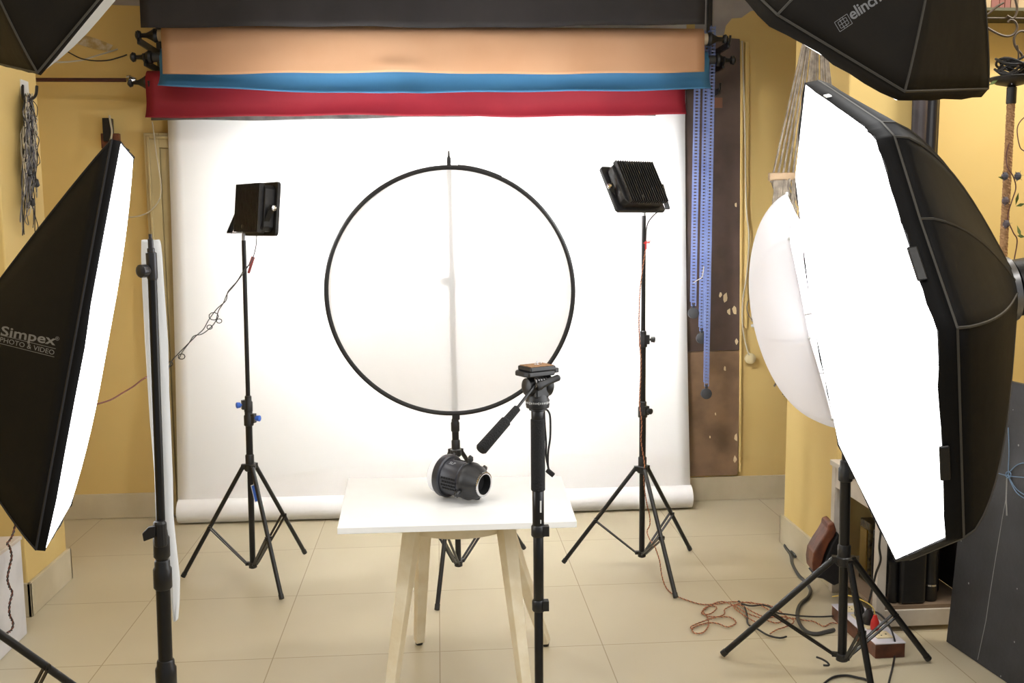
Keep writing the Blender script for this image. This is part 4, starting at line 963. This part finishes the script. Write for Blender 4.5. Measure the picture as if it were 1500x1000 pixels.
MB().box((sx+.004, syn+.012, .085), (sxr-.008, syf-.006, .10)).build('shelf_board', mat('brown_grey_shelf', (132, 112, 92), .6), t, smooth=False)
MB().box((sxr-.006, syn+.035, .1), (sxr, syf-.035, szt-.022)).build('back_panel', mat('dark_panel', (34, 28, 26), .7), t, smooth=False)
# folding camera with a wooden front
zs = .101
t = thing('bellows_camera', 'old black box camera with an orange wooden panel on the white shelf', 'camera', (1.75, 3.56, zs))
cb = V((1.755, 3.55, zs+.12))
MB().obox(cb, (.055, 0, 0), (0, .06, 0), (0, 0, .12)).build('case', mat('black_leatherette', (26, 24, 24), .5, bump=.3, bscale=120), t, smooth=False, bevel=.012)
MB().obox(cb+V((-.057, -.005, .01)), (.004, 0, 0), (0, .028, 0), (0, 0, .075)).build('wooden_front', WOODO, t, smooth=False, bevel=.003)
MB().tube([cb+V((-.062, .035*math.copysign(abs(math.cos(a))**.5, math.cos(a))-.005, .01+.09*math.copysign(abs(math.sin(a))**.5, math.sin(a)))) for a in [2*math.pi*i/28 for i in range(28)]], .006, 6, closed=True).build('front_rim', BLACKP, t)
MB().tube([cb+V((0, -.04, .12)), cb+V((0, -.02, .16)), cb+V((0, .03, .16)), cb+V((0, .05, .12))], .006, 6).build('strap', BLACKW, t)
t = thing('gilt_box', 'dark box with worn gilt pattern beside the bellows camera on the shelf', 'box', (1.75, 3.68, zs))
MB().box((1.70, 3.63, zs), (1.83, 3.72, zs+.25)).build('box_body', mat('dark_gilt', (92, 78, 44), .5, .3, scale=60, rgb2=(30, 26, 22)), t, smooth=False, bevel=.004)
MB().box((1.695, 3.645, zs+.03), (1.70, 3.705, zs+.22)).build('gilt_panel', BRASS, t, smooth=False)
# carved wooden piece leaning out of the shelf
t = thing('carved_wood', 'curved brown carved wooden instrument neck leaning out of the shelf', 'wood', PY(1200, 800, 3.72))
prof = [(1222, 765), (1226, 777), (1222, 786), (1215, 796), (1208, 812), (1204, 826), (1202, 838), (1196, 843), (1191, 836), (1190, 824), (1192, 810), (1200, 796), (1208, 784), (1213, 775), (1214, 768)]
MB().prism([PY(u, v, 3.66) for u, v in prof], (.01, .10, 0)).build('carved_block', WOOD, t, smooth=False, bevel=.006)
MB().prism([PY(u, v, 3.655) for u, v in ((1228, 780), (1238, 800), (1240, 850), (1222, 858), (1206, 848), (1194, 846), (1203, 840), (1207, 826), (1212, 812), (1218, 798))], (.01, .11, 0)).build('dark_body', BLACKP, t, smooth=False, bevel=.006)
for i, (x, y, z, hx, hy, hz, lab) in enumerate(((1.78, 3.46, zs, .05, .045, .10, 'small black box at the near end of the white shelf'), (1.88, 3.62, zs, .06, .10, .17, 'black case at the back of the white shelf'))):
    t = thing('black_case', lab, 'case', (x, y, z), 'black cases on the shelf')
    MB().box((x-hx, y-hy, z), (x+hx, y+hy, z+hz*2)).build('body', BLACKP, t, smooth=False, bevel=.01)
    MB().tube([(x-hx*.5, y, z+hz*2), (x-hx*.4, y, z+hz*2+.02), (x+hx*.4, y, z+hz*2+.02), (x+hx*.5, y, z+hz*2)], .005, 6).build('handle', BLACKM, t)
for x, y, r_, hh, band, lab in ((1.715, 3.45, .019, .16, False, 'slim black cylindrical case at the near end of the shelf'), (1.865, 3.46, .028, .20, True, 'thicker black cylindrical lens with a silver band on the shelf')):
    t = thing('lens_barrel', lab, 'lens', (x, y, zs), 'lenses on the shelf')
    MB().lathe((x, y, zs), (0, 0, 1), [(0, r_*.9), (.004, r_), (hh*.4, r_), (hh*.45, r_*.92), (hh*.9, r_*.92), (hh*.92, r_), (hh, r_)], 20).build('barrel', BLACKP, t)
    if band: MB().lathe((x, y, zs+hh*.30), (0, 0, 1), [(0, r_*1.02), (.006, r_*1.02)], 20).build('silver_band', CHROME, t)
# power strip
pa, pb_, pc_ = PZ(1218, 905, 0), PZ(1282, 965, 0), PZ(1312, 950, 0)
ax_ = (pb_-pa); ln = ax_.length; ax_.normalize(); sd = (pc_-pb_); wd_ = .11; sd = (sd-ax_*sd.dot(ax_)).normalized(); o_ = pa+ax_*ln/2+sd*wd_/2
t = thing('power_strip', 'wooden boxed power strip with white top on the floor, red plug in it', 'power strip', o_)
hz = .026
MB().obox(o_+V((0, 0, hz+.001)), ax_*ln/2, sd*wd_/2, V((0, 0, hz))).build('wooden_box', WOOD, t, smooth=False, bevel=.002)
MB().obox(o_+V((0, 0, hz*2+.003)), ax_*(ln/2+.002), sd*(wd_/2+.002), V((0, 0, .002))).build('white_top', mat('white_laminate_top', (206, 204, 214), .35), t, smooth=False, bevel=.001)
for i in range(4):
    c = o_-ax_*ln*.34+ax_*i*ln*.22+V((0, 0, hz*2+.007))
    s = MB().obox(c, ax_*.028, sd*.030, V((0, 0, .002))).build('socket', SOCK, t, smooth=False, bevel=.001)
    b = MB()
    for q, w_ in (((0, .015), .004), ((.009, -.006), .003), ((-.009, -.006), .003)): b.lathe(c+ax_*q[0]+sd*q[1]+V((0, 0, .0015)), (0, 0, 1), [(0, w_), (.001, w_)], 10)
    b.build('socket_holes', DARKHOLE, s, smooth=False)
for (k, m_, w_, lab, lead) in ((.36, BLACKP, .018, 'black plug standing in the power strip, farther one', [(1256, 885), (1262, 862), (1300, 800)]), (.55, BLACKP, .022, 'larger black plug in the power strip beside the red one', [(1268, 890), (1276, 860), (1270, 900), (1268, 935), (1262, 958)]), (.70, REDK, .015, 'red plug with yellow wire in the wooden power strip', None)):
    c = pa+ax_*ln*k+sd*.05+V((0, 0, hz*2+.009))
    p_ = thing('plug', lab, 'plug', c, 'plugs in the power strip')
    MB().lathe(c, (random.uniform(-.1, .1), 0, 1), [(0, w_), (.012, w_*1.1), (.03, w_), (.045, w_*.6), (.055, w_*.4)], 12).build('plug_body', m_, p_)
    if m_ is REDK: MB().tube(smooth_path([c+V((0, 0, .05)), c+V((-.01, .02, .085)), c+V((-.06, .09, .095)), c+V((-.10, .15, .07))]), .002, 5).build('yellow_wire', mat('yellow_wire', (210, 180, 80), .5), p_)
cable('black_cable', 'black cable hanging down past the shelf post to the power strip', [PY(1291, 775, 3.33), PY(1288, 800, 3.33), PY(1290, 820, 3.34), PY(1283, 840, 3.36), PY(1277, 865, 3.37), PY(1272, 885, 3.37)], .0045, BLACKW)
cable('black_cable', 'thin black cable arching over the power strip to the floor in front', [PZ(1272, 897, .06), PY(1285, 897, 3.34), PY(1300, 912, 3.28), PY(1310, 935, 3.2), PZ(1311, 955, .012), PZ(1308, 975, .006), PZ(1302, 1000, .006), PZ(1298, 1030, .006)], .0036, BLACKW)
cable('black_cable', 'thick grey-black cable snaking on the floor beside the right pier', [PZ(u, v, .008) for u, v in ((1165, 815), (1154, 797), (1150, 800), (1158, 812), (1161, 826), (1170, 842), (1180, 852), (1187, 863), (1184, 874), (1172, 885), (1168, 900), (1172, 914), (1182, 925), (1196, 928), (1210, 925), (1222, 922))], .0075, mat('grey_black_cable', (56, 56, 54), .5))
cable('black_cable', 'thin black cable running across the floor from the orange tangle', [PZ(u, v, .010) for u, v in ((1082, 880), (1090, 888), (1094, 900), (1096, 914), (1108, 920), (1125, 930), (1142, 934), (1152, 932))], .0036, BLACKW)
cable('black_cable', 'thin black cable from the tangle running behind the umbrella stand', [PZ(u, v, .014) for u, v in ((1086, 884), (1100, 887), (1118, 886), (1130, 890), (1138, 897), (1150, 899), (1175, 902), (1200, 903), (1225, 902), (1242, 903))], .0032, BLACKW)
cable('black_cable', 'loop of black cable around the foot of the umbrella stand', [PZ(u, v, .006) for u, v in ((1200, 1010), (1208, 1000), (1222, 991), (1240, 989), (1256, 992), (1270, 996), (1284, 1010))], .004, BLACKW)
cable('black_cable', 'short black cable lying along the left brace of the umbrella stand', [PZ(u, v, .03) for u, v in ((1196, 962), (1204, 965), (1212, 970), (1214, 974), (1206, 974))], .0035, BLACKW)
# black board standing at the right
f0, f1 = PZ(1386, 940, 0), PZ(1474, 1000, 0); dr = (f1-f0).normalized(); nrb = V((0, 0, 1)).cross(dr).normalized()
if nrb.x > 0: nrb = -nrb
zt = PY(1492, 568, (f0+dr*.3).y).z; lean = -nrb*.07
e_ = f0+dr*.98
t = thing('black_board', 'big black board leaning at the right edge, scratched and dusty', 'board', f0)
MB().prism([f0+V((0, 0, .002)), e_+V((0, 0, .002)), e_+lean+V((0, 0, zt)), f0+lean+V((0, 0, zt))], -nrb*.018).build('panel', BOARDK, t, smooth=False, bevel=.001)
BN = (dr.cross(V((0, 0, zt))+lean)).normalized(); BN = BN if BN.x < 0 else -BN
PB = lambda u, v, d=.0015: PN(u, v, f0+BN*d, BN)
b = MB(); b.tube([PB(u, v, .001) for u, v in ((1475, 722), (1468, 760), (1458, 820), (1450, 870), (1444, 910), (1432, 966))], .0012, 4)
b.tube([PB(u, v, .001) for u, v in ((1475, 700), (1474, 730), (1475, 755))], .003, 4)
for u, v, r_ in ((1419, 854, .004), (1492, 652, .004), (1490, 862, .003), (1466, 990, .003), (1486, 940, .003), (1408, 792, .003), (1484, 600, .002)): b.ball(PB(u, v, .0), r_, 4, (.4, 1, 1))
b.build('scratch_marks', mat('chalky_scratch', (150, 150, 148), .8), t)
b = MB()
for L in ([(1477, 626), (1478, 660), (1477, 690), (1479, 700), (1488, 715), (1500, 724), (1512, 728)], [(1448, 689), (1462, 693), (1478, 697), (1500, 699), (1515, 700)], [(1480, 690), (1488, 682), (1498, 678), (1510, 680)], [(1476, 694), (1480, 705), (1490, 722), (1505, 732)]): b.tube(smooth_path([PB(u, v, .004) for u, v in L]), .0016, 5)
b.tube([PB(1477+4*math.cos(a), 695+5*math.sin(a), .006) for a in range(14)], .0016, 5)
tag(b.build('blue_wire', BLUEW), 'pale blue and white wires knotted on the face of the black board', 'wire')
# dark cloth rolls hanging at the corner of the pier
for i, (u0, u1, v0, v1, lab) in enumerate(((1334, 1350, 146, 330, 'purple-grey cloth roll hanging at the corner of the right pier'), (1352, 1364, 146, 340, 'narrow black shiny cloth hanging right beside the purple-grey one'))):
    Y = 3.83; a = PY(u0, v0, Y); c = PY(u1, v1, Y); cx = (a.x+c.x)/2; hw = (c.x-a.x)/2
    b = MB(); n_ = 18
    def cf(s, q):
        an = 2*math.pi*s; r_ = hw*(1+.16*math.sin(an*4+q*2)+.05*math.sin(q*9)); zz = 2.45-(2.45-.95)*q
        return V((cx+r_*math.cos(an), Y-.02+.6*r_*math.sin(an), zz))
    t = thing('cloth_roll', lab, 'cloth', (cx, Y, 2.4), 'dark cloths hanging on the pier')
    b.grid(cf, 36, 20).build('hanging_cloth', CURT if i == 0 else mat('black_satin', (22, 20, 24), .3), t)
    MB().tube([(cx, Y-.02, 2.43), (cx, Y-.01, 2.50), (cx, Y+.06, 2.50)], .004, 6).build('hook', IRON, t)
# rope, coil, scroll rack, vine
YR = 3.35
zr = PY(1484, 27, YR).z
xr0, xr1 = PY(1398, 27, YR).x, PY(1500, 27, YR).x+.5
t = thing('scroll_rack', 'wrought iron rod with curled scroll hooks at the top right corner', 'rack', V((xr0, YR, zr)))
MB().tube([(xr0-.03, YR, zr), (xr1, YR, zr)], .004, 8).build('rod', IRON, t)
for x in (xr0+.06, xr1-.1): MB().tube([(x, YR, zr), (x, YR, 3.06)], .004, 8).build('hanger', IRON, t)
for L in ([(1415, 20), (1420, 25), (1430, 28), (1445, 22), (1460, 10), (1470, 4)], [(1425, 29), (1440, 37), (1455, 46), (1468, 52), (1478, 53), (1486, 49), (1490, 40), (1487, 32), (1480, 29), (1476, 33)], [(1475, 23), (1483, 27), (1488, 22), (1490, 12), (1488, 2), (1486, -8)], [(1420, 28), (1428, 27), (1426, 26)], [(1425, 47), (1429, 43), (1431, 41)], [(1510, 52), (1500, 46), (1492, 47), (1486, 54), (1486, 64), (1490, 72), (1496, 79), (1498, 86)]):
    MB().tube(smooth_path([PY(u, v, YR-.008) for u, v in L]), .0042, 6).build('scroll', IRON, t)
YR2 = 3.33
pr = PY(1481, 150, YR2)
t = thing('rope_hanging', 'thick twisted jute rope with black socket and black saucer, hanging at the right', 'rope', (pr.x, YR2, pr.z))
zA, zB = PY(1482, 150, YR2).z, PY(1480, 470, YR2).z
for k in range(3):
    MB().tube([V((pr.x+.0065*math.cos(a*.9+k*2.094), YR2+.0065*math.sin(a*.9+k*2.094), zA-(zA-zB)*a/170)) for a in range(171)], .0085, 7).build('strand', ROPE, t)
zC = PY(1482, 127, YR2).z
MB().lathe((pr.x, YR2, zA-.005), (0, 0, 1), [(0, .015), (.003, .0165), (zC-zA+.003, .0165), (zC-zA+.005, .012)], 20).build('socket', BLACKP, t)
MB().lathe((pr.x, YR2, zC), (0, 0, 1), [(0, .012), (.01, .05), (.024, .075), (.03, .078), (.033, .074), (.022, .045), (.016, .0)], 32).build('saucer', BLACKP, t)
MB().tube(smooth_path([V((pr.x, YR2, zC+.02)), PY(1490, 100, YR2), PY(1492, 80, YR2), PY(1490, 66, YR2-.005)]), .003, 6).build('suspension', IRON, t)
t = thing('cable_coil', 'coil of black cable piled on the black saucer above the rope', 'cable', (pr.x, YR2, zC+.03))
b = MB()
for k in range(9):
    rx = random.uniform(.04, .07); tl_ = random.uniform(-.35, .35); zc_ = zC+.045+k*.006; ox = random.uniform(-.012, .02)
    b.tube([V((pr.x+ox+rx*math.cos(a), YR2+rx*.7*math.sin(a), zc_+.03*math.sin(a+k)*abs(tl_)+.012*math.cos(2*a+k))) for a in [2*math.pi*i/26 for i in range(26)]], .0042, 6, closed=True)
b.build('cable_loops', BLACKW, t); 
t = thing('artificial_vine', 'thin dry vine with dark buds wound along the jute rope', 'vine', (pr.x, YR2, zB))
P = smooth_path([PY(u, v, YR2-.03) for u, v in ((1478, 210), (1474, 228), (1476, 245), (1484, 258), (1488, 275), (1482, 295), (1476, 318), (1484, 340), (1490, 352), (1486, 378), (1482, 400))]); MB().tube(P, .0022, 5).tube(smooth_path([PY(u, v, YR2-.03) for u, v in ((1510, 165), (1496, 176), (1490, 190), (1494, 215), (1502, 222))]), .002, 5).build('stem', mat('dry_stem', (96, 60, 54), .7), t)
for u, v in ((1472, 258), (1491, 258), (1473, 294), (1474, 328)):
    p = PY(u, v, YR2-.035); b = MB().ball(p, .012, 5, (1, 1, 1.2))
    for k in range(6): a = R(60*k+10); b.bar(p, p+V((.02*math.cos(a), -.006, .02*math.sin(a))), .008, .002, taper=.2)
    b.build('bud', BUD, t, smooth=False)
for u, v, du, dv in ((1488, 302, 14, -4), (1490, 330, 6, 18), (1476, 262, -14, -3), (1490, 345, 12, 2), (1462, 117, -14, 8), (1488, 300, 4, -18)):
    p, q = PY(u, v, YR2-.03), PY(u+du, v+dv, YR2-.04); m_ = (p+q)/2; s = (q-p).cross(V((0, 1, 0))).normalized()*.006
    MB().prism([p, m_+s, q, m_-s], (0, .001, 0)).build('leaf', LEAFM, t, smooth=False)
# loft shelf with books at the very top right
z0 = PY(1440, 14, 3.9).z; xa, xb = PY(1405, 10, 3.9).x, PY(1475, 0, 3.9).x+.35
t = thing('wall_shelf', 'dark green edged shelf high on the wall at the top right', 'shelf', (xa, 3.98, z0)); MB().box((xa, 3.86, z0-.012), (xb, 4.1, z0)).build('board', mat('dark_green_board', (62, 60, 34), .6), t, smooth=False)
for x in (xa+.05, xb-.07): MB().box((x, 4.0, z0-.09), (x+.015, 4.1, z0-.012)).build('bracket', IRON, t, smooth=False)
x = xa+.01; k = 0
while x < xb-.05:
    w_ = random.uniform(.018, .034); hh = random.uniform(.18, .24); c = random.choice(((126, 98, 70), (92, 72, 52), (150, 128, 92), (84, 96, 70), (112, 60, 48)))
    word = {(126, 98, 70): 'tan', (92, 72, 52): 'dark brown', (150, 128, 92): 'beige', (84, 96, 70): 'green', (112, 60, 48): 'reddish'}[c]
    o = thing('book', word+' spined book, '+('leftmost', 'second from the left', 'third from the left', 'fourth from the left', 'fifth from the left', 'sixth from the left', 'seventh from the left')[k]+', on the high top right shelf' if k < 7 else word+' spined book, number '+str(k+1)+' from the left, on the high top right shelf', 'book', (x, 3.95, z0), 'books on the high shelf')
    MB().box((x, 3.885, z0+.0005), (x+w_, 4.03, z0+hh)).build('cover', mat('book_cover', c, .6), o, smooth=False, bevel=.001)
    MB().box((x+.002, 3.89, z0+hh-.001), (x+w_-.002, 4.028, z0+hh+.001)).build('pages', LABELW, o, smooth=False)
    x += w_+.002; k += 1

# ------------------------------------------------------------------ light
wd = bpy.data.worlds.new('world'); sc.world = wd; wd.use_nodes = True
bg = wd.node_tree.nodes['Background']; bg.inputs[0].default_value = (.98, .985, 1, 1); bg.inputs[1].default_value = .33
def area(name, loc, target, sx_, sy_, power, col=(1, 1, 1), shape='RECTANGLE'):
    l = bpy.data.lights.new(name, 'AREA'); l.shape = shape; l.size = sx_; l.size_y = sy_; l.energy = power; l.color = col
    o = bpy.data.objects.new(name, l); COL.objects.link(o); o.location = V(loc); o.rotation_euler = (V(target)-V(loc)).to_track_quat('-Z', 'Y').to_euler(); return o
area('added_alcove_fill', (2.7, 3.1, 3.02), (2.6, 4.0, 1.4), .9, .25, 42, (1, .98, .93))  # unseen lamp added to brighten the alcove wall
for i, y in enumerate((.6, 2.8)):
    for x in (-.9, 1.1):
        o = area('added_ceiling_fill', (x, y, 3.02), (x, y, 0), 1.2, .1, 16, (1, .98, .95))  # unseen overhead lamps, added as general fill for the room
sc.view_settings.exposure = 0.0
